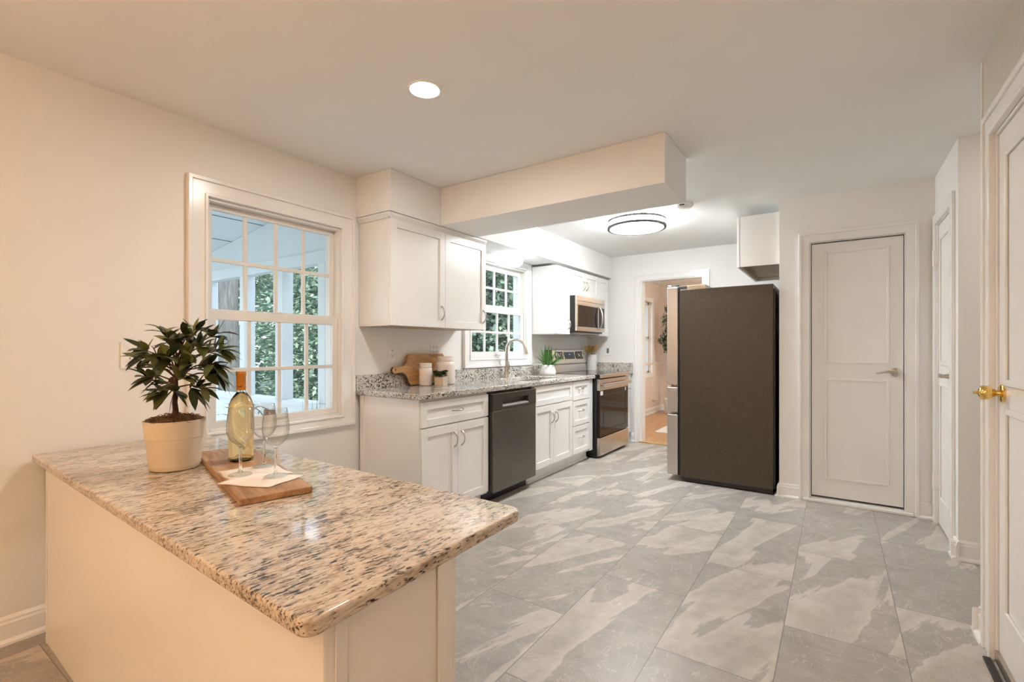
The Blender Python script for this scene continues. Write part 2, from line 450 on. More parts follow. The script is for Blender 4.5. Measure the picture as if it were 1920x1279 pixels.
def thing(name, label, cat, loc=(0, 0, 0), rz=0.0, group=None, world=False):
    """an Empty at the thing's base; world=True: its parts are given in world coordinates"""
    o = bpy.data.objects.new(name, None); C.objects.link(o)
    o.location = loc; o.rotation_euler = (0, 0, rz); o.empty_display_size = 0.05
    if world: WORLD[o] = 1
    return tag(o, label, cat, group)

def struct(name, bm, m, parent=None, **k):
    o = obj(name, bm, m, parent, **k)
    if parent is None: o['kind'] = 'structure'
    return o

def sroot(name, loc):
    o = bpy.data.objects.new(name, None); C.objects.link(o); o.location = loc; o.empty_display_size = 0.05
    o['kind'] = 'structure'; WORLD[o] = 1
    return o

def dup(root, loc, label, rz=None, group=None):
    r = root.copy(); C.objects.link(r); r.location = loc; r['label'] = label
    if rz is not None: r.rotation_euler = (0, 0, rz)
    if group: r['group'] = group
    for ch in list(root.children):
        c = ch.copy(); C.objects.link(c); c.parent = r
        for g in list(ch.children):
            d = g.copy(); C.objects.link(d); d.parent = c
    return r

H = 2.414          # ceiling height
YB = 6.006         # wall with the dining doorway
Y2 = 4.4655        # wall with the pantry door
XC = 3.396; XR = 3.33

# ------------------------------------------------------------------ structure: floors, ceiling, walls
struct('floor', B((-0.15, 5.1, -2.7, YB + 0.03, -0.12, 0.0)), 'floor')
struct('floor_dining', B((-0.15, 3.6, YB + 0.03, 9.6, -0.12, 0.004)), 'woodfloor')
struct('ceiling', B((-0.15, 5.1, -2.7, 9.6, H, H + 0.12)), 'ceiling')

def wall_x(x0, x1, y0, y1, z1, holes):
    """boxes of a wall running along y with rectangular holes (y0,y1,z0,z1)"""
    out = []; y = y0
    for (a, b, c, d) in sorted(holes):
        out.append((x0, x1, y, a, 0, z1))
        if c > 0: out.append((x0, x1, a, b, 0, c))
        out.append((x0, x1, a, b, d, z1)); y = b
    out.append((x0, x1, y, y1, 0, z1))
    return out
def wall_y(y0, y1, x0, x1, z1, holes):
    return [(a, b, y0, y1, c, d) for (_, _, a, b, c, d) in wall_x(0, 0, x0, x1, z1, holes)]

W1 = (1.209, 2.056, 0.749, 2.028)      # window opening in the peninsula bay
W2 = (3.448, 4.412, 1.105, 2.055)      # window over the sink
struct('wall_left', B(*wall_x(-0.15, 0, -2.7, YB + 0.12, H, [W1, W2])), 'wall')
struct('wall_back', B(*wall_y(YB, YB + 0.12, 0.0, 2.55, H, [(0.745, 1.50, 0, 2.072)])), 'wall')
struct('wall_alcove', B((2.432, 2.552, Y2 + 0.12, YB, 0, H)), 'wall')
struct('wall_pantry', B(*wall_y(Y2, Y2 + 0.12, 2.432, XC, H, [(2.643, 3.236, 0, 2.043)])), 'wall')
struct('wall_closet', B(*wall_x(XC, XC + 0.12, 3.70, Y2 + 0.12, H, [(3.845, 4.365, 0, 2.060)])), 'wall')
struct('wall_hall', B((XC + 0.12, 5.1, 3.70, 3.82, 0, H)), 'wall')
struct('wall_hall_end', B((5.0, 5.1, 2.66, 6.126, 0, H)), 'wall')
struct('wall_hall_side', B((XR + 0.12, 5.0, 2.66, 2.78, 0, H)), 'wall')
struct('wall_right', B(*wall_x(XR, XR + 0.12, -2.7, 2.78, H, [(1.72, 2.575, 0, 2.04)])), 'stripe')
struct('wall_front', B((-0.15, XR + 0.12, -2.82, -2.7, 0, H)), 'wall')
# boxed-in soffit above the wall units, and the dropped beam
struct('wall_soffit', B((0.0, 0.35, 2.183, YB, 2.132, H)), 'ceiling', bevel=0.004)
struct('ceiling_beam', B((0.35, 2.03, 2.678, 3.131, 2.132, H)), 'ceiling', bevel=0.004)
# dining room shell
DW_L = (8.05, 8.75, 0.75, 2.05)
DW_R = (6.55, 8.00, 0.55, 2.10)
struct('wall_dining_left', B(*wall_x(-0.15, -0.01, YB + 0.12, 9.35, H, [DW_L])), paint('dining_paint', (0.80, 0.70, 0.62), 0.6))
struct('wall_dining_far', B((-0.15, 3.6, 9.33, 9.45, 0, H)), bpy.data.materials['dining_paint'])
struct('wall_dining_right', B(*wall_x(3.30, 3.42, YB + 0.12, 9.33, H, [DW_R])), bpy.data.materials['dining_paint'])
struct('wall_dining_near', B((2.55, 5.1, YB, YB + 0.12, 0, H)), bpy.data.materials['dining_paint'])

# ------------------------------------------------------------------ baseboards and trims
def baseboard(name, runs, parent=None):
    """runs: (axis, fixed, a0, a1, sign): board with a stepped top and a quarter-round shoe"""
    bm = bmesh.new()
    for axis, f, a0, a1, s in runs:
        pr = [(f, 0), (f + s * 0.032, 0), (f + s * 0.031, 0.010), (f + s * 0.025, 0.017), (f + s * 0.015, 0.020),
              (f + s * 0.015, 0.082), (f + s * 0.011, 0.090), (f + s * 0.011, 0.098), (f + s * 0.005, 0.108), (f, 0.110)]
        prism_axis(bm, pr, a0, a1, axis)
    return struct(name, bm, 'trim', parent)
baseboard('baseboard_left', [(1, 0.0, -2.7, 2.20, 1)])
baseboard('baseboard_back', [(0, YB, 0.625, 0.664, -1), (0, YB, 1.575, 2.432, -1)])
baseboard('baseboard_pantry', [(0, Y2, 2.432, 2.571, -1), (0, Y2, 3.306, XC, -1), (1, 2.432, Y2 - 0.032, YB, -1)])
baseboard('baseboard_closet', [(1, XC, 3.668, 3.775, -1), (0, 3.70, XC - 0.032, 5.0, -1)])
baseboard('baseboard_right', [(1, XR, 2.672, 2.81, -1), (0, 2.78, XR - 0.032, 5.0, 1)])
baseboard('baseboard_dining', [(1, -0.01, YB + 0.12, 9.33, 1), (0, 9.33, -0.01, 3.3, -1)])
# corner bead that ends the papered wall
struct('trim_1', B((XR - 0.006, XR + 0.020, 2.778, 2.792, 0.11, H)), 'trim', bevel=0.003)
# dining chair rail and panel mouldings
bm = B((-0.01, 0.012, YB + 0.12, 9.33, 0.90, 0.94), (0, 3.3, 9.308, 9.33, 0.90, 0.94))
for a, b in ((6.5, 7.35), (7.5, 7.98), (8.82, 9.22)):
    for c in ((a, a + 0.02, 0.22, 0.84), (b - 0.02, b, 0.22, 0.84), (a, b, 0.22, 0.24), (a, b, 0.82, 0.84)): box(bm, -0.01, 0.004, *c)
for a, b in ((0.12, 0.9), (1.05, 1.9), (2.05, 2.9)):
    for c in ((a, a + 0.02, 0.22, 0.84), (b - 0.02, b, 0.22, 0.84), (a, b, 0.22, 0.24), (a, b, 0.82, 0.84)): box(bm, c[0], c[1], 9.316, 9.33, c[2], c[3])
struct('trim_2', bm, bpy.data.materials['dining_paint'])
# doorway casing to the dining room
bm = bmesh.new(); arch(bm, (0.664, 1.575), (0.745, 1.50), 2.145, 2.072, YB - 0.02, YB, 1)
arch(bm, (0.663, 1.576), (0.684, 1.555), 2.146, 2.125, YB - 0.026, YB + 0.001, 1)
for b in ((0.745, 0.757, YB - 0.006, YB + 0.126, 0, 2.072), (1.488, 1.50, YB - 0.006, YB + 0.126, 0, 2.072), (0.757, 1.488, YB - 0.006, YB + 0.126, 2.060, 2.072)): box(bm, *b)
struct('trim_3', bm, 'trim', bevel=0.002)
struct('trim_4', B((0.72, 1.52, YB - 0.03, YB + 0.04, 0.0, 0.014)), 'oak', bevel=0.005)

# ------------------------------------------------------------------ windows
def window(name, o, ca, lower, upper, rail, cols, head_to=None):
    """o: opening y0,y1,z0,z1; ca: casing outer y0,y1,z0,z1; lower/upper: glass y0,y1,z0,z1; rail z0,z1"""
    y0, y1, z0, z1 = o
    root = sroot(name, (0, (y0 + y1) / 2, z0))
    bm = bmesh.new(); e = 0.022; q = 0.001   # flat board with a raised back-band outside and a bead inside
    ring(bm, ca, o, 0, 0.018)
    ring(bm, (ca[0] - q, ca[1] + q, ca[2] - q, ca[3] + q), (ca[0] + e, ca[1] - e, ca[2] + e, ca[3] - e), -q, 0.030)
    ring(bm, (y0 - 0.014, y1 + 0.014, z0 - 0.014, z1 + 0.014), (y0 + q, y1 - q, z0 + q, z1 - q), -q, 0.025)
    struct('casing', bm, 'trim', root, bevel=0.004)
    j = 0.016
    bm = B((-0.15, 0.0, y0, y0 + j, z0, z1), (-0.15, 0.0, y1 - j, y1, z0, z1), (-0.15, 0.0, y0 + j, y1 - j, z1 - j, z1), (-0.15, 0.004, y0 + j, y1 - j, z0, z0 + j))
    struct('jamb', bm, 'vinyl', root, bevel=0.001)
    def sash(nm, g, fy0, fy1, fz0, fz1, xa, xb):
        bm = bmesh.new(); ring(bm, (fy0, fy1, fz0, fz1), g, xa, xb)
        w = 0.011; xm0, xm1 = (xa + xb) / 2 - 0.009, (xa + xb) / 2 + 0.009
        for i in range(1, cols):
            yy = g[0] + (g[1] - g[0]) * i / cols; box(bm, xm0, xm1, yy - w, yy + w, g[2], g[3])
        zz = (g[2] + g[3]) / 2
        box(bm, xm0 - 0.001, xm1 + 0.001, g[0], g[1], zz - w, zz + w)
        s = struct(nm, bm, 'vinyl', root, bevel=0.0025)
        struct('pane', B(((xa + xb) / 2 - 0.002, (xa + xb) / 2 + 0.002, g[0], g[1], g[2], g[3])), 'pane', s)
        return s
    sash('upper_sash', upper, y0 + j, y1 - j, rail[0] + 0.01, z1 - j, -0.085, -0.055)
    lo = sash('lower_sash', lower, y0 + j, y1 - j, z0 + j, rail[1], -0.052, -0.018)
    struct('sash_lock', B((-0.05, -0.022, (y0 + y1) / 2 - 0.03, (y0 + y1) / 2 + 0.03, rail[1], rail[1] + 0.012)), 'vinyl', root, bevel=0.004)
    bm = B((-0.02, -0.008, (y0 + y1) / 2 - 0.04, (y0 + y1) / 2 + 0.04, z0 + 0.032, z0 + 0.044))
    struct('sash_lift', bm, 'vinyl', root, bevel=0.003)
window('window_1', W1, (1.112, 2.156, 0.676, 2.127), (1.267, 2.004, 0.803, 1.366), (1.262, 2.006, 1.428, 1.980), (1.368, 1.420), 4)
window('window_2', W2, (3.350, 4.500, 1.022, 2.130), (3.510, 4.350, 1.172, 1.560), (3.505, 4.352, 1.640, 1.985), (1.562, 1.612), 4)
# dining room windows
def simple_window(name, x, o, cols=2, side=1):
    y0, y1, z0, z1 = o; root = sroot(name, (x, (y0 + y1) / 2, z0))
    a, b = (x, x + 0.02 * side) if side > 0 else (x - 0.02, x)
    bm = B((a, b, y0 - 0.08, y0, z0 - 0.08, z1 + 0.08), (a, b, y1, y1 + 0.08, z0 - 0.08, z1 + 0.08), (a, b, y0, y1, z0 - 0.08, z0), (a, b, y0, y1, z1, z1 + 0.08))
    struct('casing', bm, 'trim', root, bevel=0.003)
    xm = x - 0.07 * side
    bm = B((xm - 0.02, xm + 0.02, y0, y0 + 0.045, z0, z1), (xm - 0.02, xm + 0.02, y1 - 0.045, y1, z0, z1), (xm - 0.02, xm + 0.02, y0, y1, z0, z0 + 0.045),
           (xm - 0.02, xm + 0.02, y0, y1, z1 - 0.045, z1), (xm - 0.02, xm + 0.02, y0, y1, (z0 + z1) / 2 - 0.02, (z0 + z1) / 2 + 0.02))
    f = struct('sash', bm, 'vinyl', root)
    struct('pane', B((xm - 0.002, xm + 0.002, y0 + 0.045, y1 - 0.045, z0 + 0.045, z1 - 0.045)), 'pane', f)
simple_window('window_3', -0.01, DW_L, side=1)
simple_window('window_added', 3.30, DW_R, side=-1)  # unseen window added to let the sun reach the rug

# ------------------------------------------------------------------ doors
def molding_frame(bm, axis, face, sgn, a0, a1, z0, z1, w=0.016, t=0.008):
    for (p, q, r, s) in ((a0, a0 + w, z0, z1), (a1 - w, a1, z0, z1), (a0 + w, a1 - w, z0, z0 + w), (a0 + w, a1 - w, z1 - w, z1)):
        lo, hi = sorted((face, face + sgn * t))
        if axis == 'y': box(bm, p, q, lo, hi, r, s)
        else: box(bm, lo, hi, p, q, r, s)

def lever(parent, base, axis, sgn, ldir, m='nickel'):
    """rosette on the door and a lever; axis: outward axis index, ldir: unit vector of the lever"""
    b = Vector(base); out = Vector((0, 0, 0)); out[axis] = sgn; ld = Vector(ldir)
    bm = bmesh.new()
    tube(bm, [b, b + out * 0.006, b + out * 0.010], [0.033, 0.033, 0.028], 24)
    ro = obj('rosette', bm, m, parent, smooth=True)
    bm = bmesh.new()
    p = b + out * 0.010
    tube(bm, [p, p + out * 0.02, p + out * 0.034], [0.016, 0.012, 0.011], 14)
    q = p + out * 0.036
    tube(bm, [q - ld * 0.012, q + ld * 0.01, q + ld * 0.04 + Vector((0, 0, 0.006)), q + ld * 0.075 + Vector((0, 0, 0.001)), q + ld * 0.105 + Vector((0, 0, -0.008)), q + ld * 0.118 + Vector((0, 0, -0.006))],
         [0.010, 0.0125, 0.0105, 0.008, 0.006, 0.003], 12)
    return obj('lever_handle', bm, m, parent, smooth=True)

# door 1: flat pantry door with two moulded panels
d1 = sroot('door_1', (2.94, Y2, 0))
bm = bmesh.new(); arch(bm, (2.571, 3.306), (2.643, 3.236), 2.118, 2.043, Y2 - 0.018, Y2, 1)
arch(bm, (2.570, 3.307), (2.589, 3.288), 2.119, 2.100, Y2 - 0.026, Y2 + 0.001, 1)
for b in ((2.643, 2.652, Y2 - 0.006, Y2 + 0.12, 0, 2.043), (3.228, 3.236, Y2 - 0.006, Y2 + 0.12, 0, 2.043), (2.652, 3.228, Y2 - 0.006, Y2 + 0.12, 2.037, 2.043)): box(bm, *b)
struct('casing', bm, 'trim', d1, bevel=0.003)
bm = B((2.656, 3.224, Y2 + 0.012, Y2 + 0.047, 0.046, 2.030))
molding_frame(bm, 'y', Y2 + 0.012, -1, 2.742, 3.142, 1.092, 1.965)
molding_frame(bm, 'y', Y2 + 0.012, -1, 2.742, 3.142, 0.188, 0.972)
s1 = struct('door_slab', bm, 'door', d1, bevel=0.003)
lever(s1, (3.178, Y2 + 0.012, 1.030), 1, -1, (-1, 0, 0))
struct('threshold', B((2.600, 3.276, Y2 - 0.030, Y2 - 0.004, 0, 0.022), (2.652, 3.228, Y2 - 0.004, Y2 + 0.10, 0, 0.030)), 'trim', d1, bevel=0.005)

# door 2: narrow closet door
d2 = sroot('door_2', (XC, 4.1, 0))
bm = bmesh.new(); arch(bm, (3.775, 4.445), (3.845, 4.365), 2.132, 2.060, XC - 0.018, XC, 0)
for b in ((XC - 0.003, XC + 0.10, 4.357, 4.365, 0, 2.06), (XC - 0.003, XC + 0.10, 3.845, 3.853, 0, 2.06), (XC - 0.003, XC + 0.10, 3.853, 4.357, 2.052, 2.06)): box(bm, *b)
struct('casing', bm, 'trim', d2, bevel=0.003)
bm = B((XC + 0.004, XC + 0.039, 3.857, 4.353, 0.010, 2.048))
molding_frame(bm, 'x', XC + 0.004, -1, 3.935, 4.275, 1.095, 1.955, 0.02, 0.009)
molding_frame(bm, 'x', XC + 0.004, -1, 3.935, 4.275, 0.19, 0.975, 0.02, 0.009)
s2 = struct('door_slab', bm, 'door', d2, bevel=0.003)
lever(s2, (XC + 0.004, 3.915, 1.035), 0, -1, (0, 1, 0))
for z in (0.25, 1.78):
    bm = B((XC - 0.020, XC + 0.003, 4.346, 4.372, z, z + 0.10))
    tube(bm, [(XC - 0.022, 4.357, z - 0.004), (XC - 0.022, 4.357, z + 0.104)], 0.007, 10)
    obj('hinge', bm, 'trim', d2)

# door 3: white panelled door with brass knob in the papered wall
d3 = sroot('door_3', (XR, 2.15, 0))
bm = bmesh.new(); arch(bm, (1.64, 2.680), (1.72, 2.575), 2.135, 2.04, XR - 0.018, XR, 0)
arch(bm, (1.639, 2.681), (1.665, 2.655), 2.136, 2.11, XR - 0.027, XR + 0.001, 0); arch(bm, (1.705, 2.590), (1.721, 2.574), 2.055, 2.039, XR - 0.024, XR + 0.001, 0)
for b in ((XR - 0.004, XR + 0.12, 2.563, 2.575, 0, 2.04), (XR - 0.004, XR + 0.12, 1.72, 1.732, 0, 2.04), (XR - 0.004, XR + 0.12, 1.732, 2.563, 2.028, 2.04)): box(bm, *b)
struct('casing', bm, 'trim', d3, bevel=0.005)
bm = B((XR + 0.004, XR + 0.040, 1.736, 2.5615, 0.012, 2.024))
molding_frame(bm, 'x', XR + 0.004, -1, 1.83, 2.462, 1.070, 1.930, 0.024, 0.010)
molding_frame(bm, 'x', XR + 0.004, -1, 1.83, 2.462, 0.225, 0.990, 0.024, 0.010)
s3 = struct('door_slab', bm, 'trim', d3, bevel=0.004)
kb = Vector((XR + 0.004, 2.498, 1.040))
bm = bmesh.new(); tube(bm, [kb, kb + Vector((-0.008, 0, 0)), kb + Vector((-0.012, 0, 0))], [0.034, 0.034, 0.028], 28)
obj('rosette', bm, 'brass', s3, smooth=True)
bm = bmesh.new()
tube(bm, [kb + Vector((-0.01, 0, 0)), kb + Vector((-0.022, 0, 0)), kb + Vector((-0.030, 0, 0)), kb + Vector((-0.040, 0, 0)), kb + Vector((-0.055, 0, 0)), kb + Vector((-0.064, 0, 0)), kb + Vector((-0.068, 0, 0)), kb + Vector((-0.072, 0, 0)), kb + Vector((-0.082, 0, 0)), kb + Vector((-0.084, 0, 0))],
     [0.013, 0.011, 0.018, 0.026, 0.028, 0.024, 0.016, 0.006, 0.005, 0.001], 24)
obj('knob', bm, 'brass', s3, smooth=True)
struct('threshold', B((XR - 0.040, XR - 0.016, 1.72, 2.575, 0.0, 0.010)), 'slot', d3, bevel=0.003)
struct('door_sweep', B((XR - 0.010, XR + 0.004, 1.736, 2.556, 0.012, 0.052)), 'nickel', s3, bevel=0.002)

# ------------------------------------------------------------------ cabinet helpers
def shaker(y0, y1, z0, z1, x, st=0.056, th=0.019, rec=0.010):
    """shaker front facing +x with its back on plane x"""
    xf = x + th
    bm = B((x, xf, y0, y0 + st, z0, z1), (x, xf, y1 - st, y1, z0, z1), (x, xf, y0 + st, y1 - st, z0, z0 + st), (x, xf, y0 + st, y1 - st, z1 - st, z1),
           (x, xf - rec, y0 + st, y1 - st, z0 + st, z1 - st))
    return bm
def pull(parent, x, y, z, vert=True, L=0.10, out=0.030):
    bm = bmesh.new(); pts = []
    for i in range(13):
        t = i / 12; s = (t - 0.5) * L; o = out * (math.sin(PI * t) ** 0.55)
        pts.append((x + o, y, z + s) if vert else (x + o, y + s, z))
    rr = [0.0065 - 0.0022 * math.sin(PI * i / 12) for i in range(13)]
    tube(bm, pts, rr, 10)
    for s in (-L / 2, L / 2):
        p = (x, y, z + s) if vert else (x, y + s, z)
        tube(bm, [p, (p[0] + 0.004, p[1], p[2])], [0.008, 0.0065], 10)
    return obj('handle', bm, 'nickel', parent, smooth=True)

XB = 0.606   # cabinet box fronts; doors sit on it
# --- base cabinets
bc = thing('base_cabinet', 'white two-door base cabinet with one drawer beside the dishwasher, at the end of the run', 'cabinet', (0.3, 2.55, 0), world=True)
obj('cabinet_body', B((0.022, XB, 2.204, 2.916, 0.10, 0.875)), 'cabinet', bc, bevel=0.002)
obj('end_panel', B((0.034, XB + 0.0, 2.196, 2.204, 0.0, 0.875), (0.034, 0.075, 2.190, 2.196, 0.0, 0.875)), 'cabinet', bc)
obj('toe_kick', B((0.022, 0.545, 2.210, 2.916, 0.0, 0.10)), 'cabinet', bc)
f = obj('drawer_front', shaker(2.206, 2.910, 0.694, 0.858, XB, 0.05), 'cabinet', bc, bevel=0.0015); pull(f, XB + 0.017, 2.558, 0.778, False)
f = obj('door', shaker(2.206, 2.5565, 0.118, 0.684, XB), 'cabinet', bc, bevel=0.0015); pull(f, XB + 0.019, 2.520, 0.575)
f = obj('door', shaker(2.5595, 2.910, 0.118, 0.684, XB), 'cabinet', bc, bevel=0.0015); pull(f, XB + 0.019, 2.596, 0.575)

sb = thing('base_cabinet', 'white sink base cabinet with blank drawer front over two doors', 'cabinet', (0.3, 3.95, 0), world=True)
bm = B((0.022, XB, 3.572, 3.59, 0.10, 0.875), (0.022, XB, 4.30, 4.318, 0.10, 0.875), (0.022, 0.04, 3.59, 4.30, 0.10, 0.875), (0.022, XB, 3.59, 4.30, 0.10, 0.12), (XB - 0.02, XB, 3.59, 4.30, 0.62, 0.875))
obj('cabinet_body', bm, 'cabinet', sb)
obj('toe_kick', B((0.10, 0.548, 3.572, 4.318, 0.0, 0.10), (0.548, 0.560, 3.575, 4.318, 0.0, 0.020)), 'cabinet', sb, bevel=0.003)
obj('drawer_front', shaker(3.576, 4.316, 0.690, 0.866, XB, 0.05), 'cabinet', sb, bevel=0.0015)
f = obj('door', shaker(3.576, 3.9245, 0.128, 0.682, XB), 'cabinet', sb, bevel=0.0015); pull(f, XB + 0.019, 3.888, 0.565)
f = obj('door', shaker(3.9275, 4.316, 0.128, 0.682, XB), 'cabinet', sb, bevel=0.0015); pull(f, XB + 0.019, 3.966, 0.565)

db = thing('base_cabinet', 'narrow white base cabinet of three stacked drawers beside the range', 'cabinet', (0.3, 4.56, 0), world=True)
obj('cabinet_body', B((0.022, XB, 4.322, 4.808, 0.10, 0.875)), 'cabinet', db)
obj('filler_strip', B((XB, XB + 0.012, 4.724, 4.808, 0.10, 0.875)), 'cabinet', db, bevel=0.002)
obj('toe_kick', B((0.10, 0.548, 4.322, 4.795, 0.0, 0.10), (0.548, 0.560, 4.322, 4.795, 0.0, 0.020)), 'cabinet', db, bevel=0.003)
for z0, z1 in ((0.676, 0.866), (0.416, 0.668), (0.128, 0.408)):
    f = obj('drawer_front', shaker(4.326, 4.722, z0, z1, XB, 0.05), 'cabinet', db, bevel=0.0015); pull(f, XB + 0.011, 4.524, (z0 + z1) / 2 + 0.02, False, 0.10, 0.034)

fb = thing('base_cabinet', 'slim white filler cabinet between the range and the doorway wall', 'cabinet', (0.3, 5.85, 0), world=True)
obj('cabinet_body', B((0.022, XB, 5.700, YB - 0.034, 0.0, 0.875)), 'cabinet', fb)
obj('drawer_front', shaker(5.703, YB - 0.037, 0.690, 0.866, XB, 0.05), 'cabinet', fb, bevel=0.0015)
obj('door', shaker(5.703, YB - 0.037, 0.128, 0.682, XB), 'cabinet', fb, bevel=0.0015)

# --- worktop with sink cut-out, upstand
SY0, SY1, SX0, SX1 = 3.612, 4.284, 0.150, 0.535
wt = thing('countertop', 'grey speckled granite worktop running under the windows and wall units', 'countertop', (0.3, 3.5, 0.876), world=True)
bm = bmesh.new()
outer = [(0.0205, 2.172), (0.612, 2.172), (0.633, 2.180), (0.645, 2.202), (0.645, 4.828), (0.0205, 4.828)]
hole = rrect(SX0, SX1, SY0, SY1, 0.07, 5)
for z, flip in ((0.914, False), (0.876, True)):
    vo = [bm.verts.new((x, y, z)) for x, y in outer]; vh = [bm.verts.new((x, y, z)) for x, y in hole]
    eo = [bm.edges.new((vo[i], vo[(i + 1) % len(vo)])) for i in range(len(vo))]
    eh = [bm.edges.new((vh[i], vh[(i + 1) % len(vh)])) for i in range(len(vh))]
    bmesh.ops.triangle_fill(bm, use_beauty=True, use_dissolve=False, edges=eo + eh)
    if not flip: top_o, top_h = vo, vh
    else: bot_o, bot_h = vo, vh
for a, b in ((top_o, bot_o), (top_h, bot_h)):
    n = len(a)
    for i in range(n): bm.faces.new((a[i], a[(i + 1) % n], b[(i + 1) % n], b[i]))
obj('slab', bm, 'granite2', wt, bevel=0.008, segs=3)
obj('slab', B((0.0205, 0.645, 5.700, YB - 0.022, 0.876, 0.914)), 'granite2', wt, bevel=0.008, segs=3)
obj('backsplash', B((0.0, 0.020, 2.172, YB - 0.021, 0.876, 1.016)), 'granite2', wt, bevel=0.002)
obj('side_splash', B((0.0, 0.640, YB - 0.021, YB - 0.001, 0.876, 1.016)), 'granite2', wt, bevel=0.002)

# --- sink, faucet, soap pump
bm = bmesh.new()
rings = [(rrect(SX0 - 0.015, SX1 + 0.015, SY0 - 0.015, SY1 + 0.015, 0.08, 5), 0.8745), (rrect(SX0 + 0.004, SX1 - 0.004, SY0 + 0.004, SY1 - 0.004, 0.068, 5), 0.8745),
         (rrect(SX0 + 0.012, SX1 - 0.012, SY0 + 0.012, SY1 - 0.012, 0.06, 5), 0.72), (rrect(SX0 + 0.05, SX1 - 0.05, SY0 + 0.05, SY1 - 0.05, 0.05, 5), 0.69)]
prev = None
for pts, z in rings:
    cur = [bm.verts.new((x, y, z)) for x, y in pts]
    if prev:
        n = len(cur)
        for i in range(n): bm.faces.new((prev[i], prev[(i + 1) % n], cur[(i + 1) % n], cur[i]))
    prev = cur
bm.faces.new(prev)
sk = thing('sink', 'undermount steel sink set in the granite under the far window', 'sink', (0.34, 3.94, 0.69), world=True)
obj('basin', bm, 'steel_light', sk, smooth=True)
bm = bmesh.new(); lathe(bm, [(0, 0.003), (0.03, 0.003), (0.042, 0.0)], 24, (0.34, 3.94, 0.6905)); obj('drain', bm, 'chrome', sk, smooth=True)

fc = thing('faucet', 'tall brushed steel gooseneck faucet rising behind the sink', 'faucet', (0.085, 3.93, 0.914))
bm = bmesh.new(); lathe(bm, [(0, 0), (0.030, 0), (0.030, 0.006), (0.026, 0.012), (0.023, 0.05), (0.020, 0.10), (0.0, 0.10)], 24)
obj('base', bm, 'nickel', fc, smooth=True)
bm = bmesh.new(); pts = [(0, 0, 0.08), (0, 0, 0.27)]
for i in range(1, 13):
    a = PI - PI * 0.86 * i / 12; pts.append((0.112 + 0.112 * math.cos(a), 0, 0.275 + 0.105 * math.sin(a)))
tube(bm, pts, 0.0145, 16); obj('spout', bm, 'nickel', fc, smooth=True)
ex, ez = pts[-1][0], pts[-1][2]
bm = bmesh.new(); tube(bm, [(ex - 0.004, 0, ez + 0.012), (ex + 0.012, 0, ez - 0.03), (ex + 0.024, 0, ez - 0.085)], [0.0155, 0.0175, 0.020], 16); obj('spray_head', bm, 'nickel', fc, smooth=True)
bm = bmesh.new(); tube(bm, [(0, 0.015, 0.060), (0, 0.045, 0.068)], [0.015, 0.014], 14); tube(bm, [(0, 0.042, 0.068), (0.004, 0.040, 0.10), (0.008, 0.026, 0.165)], [0.012, 0.010, 0.004], 12)
obj('lever', bm, 'nickel', fc, smooth=True)
sp = thing('soap_dispenser', 'small steel soap pump beside the tall faucet', 'soap dispenser', (0.085, 4.14, 0.914))
bm = bmesh.new(); lathe(bm, [(0, 0), (0.022, 0), (0.022, 0.006), (0.012, 0.012), (0.011, 0.04), (0, 0.04)], 20); obj('base', bm, 'chrome', sp, smooth=True)
bm = bmesh.new(); tube(bm, [(0, 0, 0.038), (0.004, 0, 0.058), (0.03, 0, 0.068), (0.065, 0, 0.066), (0.082, 0, 0.056)], [0.009, 0.010, 0.008, 0.007, 0.006], 12); obj('spout', bm, 'chrome', sp, smooth=True)

# ------------------------------------------------------------------ dishwasher
dw = thing('dishwasher', 'dark stainless dishwasher between the white base cabinets', 'dishwasher', (0.3, 3.24, 0), world=True)
obj('tub', B((0.03, 0.600, 2.925, 3.566, 0.10, 0.868)), 'black', dw)
obj('toe_panel', B((0.03, 0.545, 2.93, 3.562, 0.0, 0.10)), 'black', dw)
bm = B((0.604, 0.652, 2.938, 3.563, 0.096, 0.722)); d = obj('door', bm, 'dark_steel', dw, bevel=0.005)
ya, yb, za, zb = 3.06, 3.44, 0.745, 0.808
bm = B((0.604, 0.652, 2.938, 3.563, zb, 0.852), (0.604, 0.652, 2.938, 3.563, 0.7235, za), (0.604, 0.652, 2.938, ya, za, zb), (0.604, 0.652, yb, 3.563, za, zb), (0.604, 0.618, ya, yb, za, zb))
d = obj('control_panel', bm, 'dark_steel_top', dw)
bm = bmesh.new(); prism_axis(bm, [(0.6185, za), (0.655, za), (0.655, za + 0.010), (0.6185, za + 0.028)], ya + 0.001, yb - 0.001, 1)
obj('pocket_handle', bm, 'steel_light', d, bevel=0.002)
obj('top_trim', B((0.604, 0.6525, 2.938, 3.563, 0.852, 0.857)), 'steel', d)
obj('gap_shadow_strip', B((0.03, 0.560, 2.925, 3.566, 0.8683, 0.8755)), 'black', dw)  # black filler stands in for the shade in the gap under the worktop

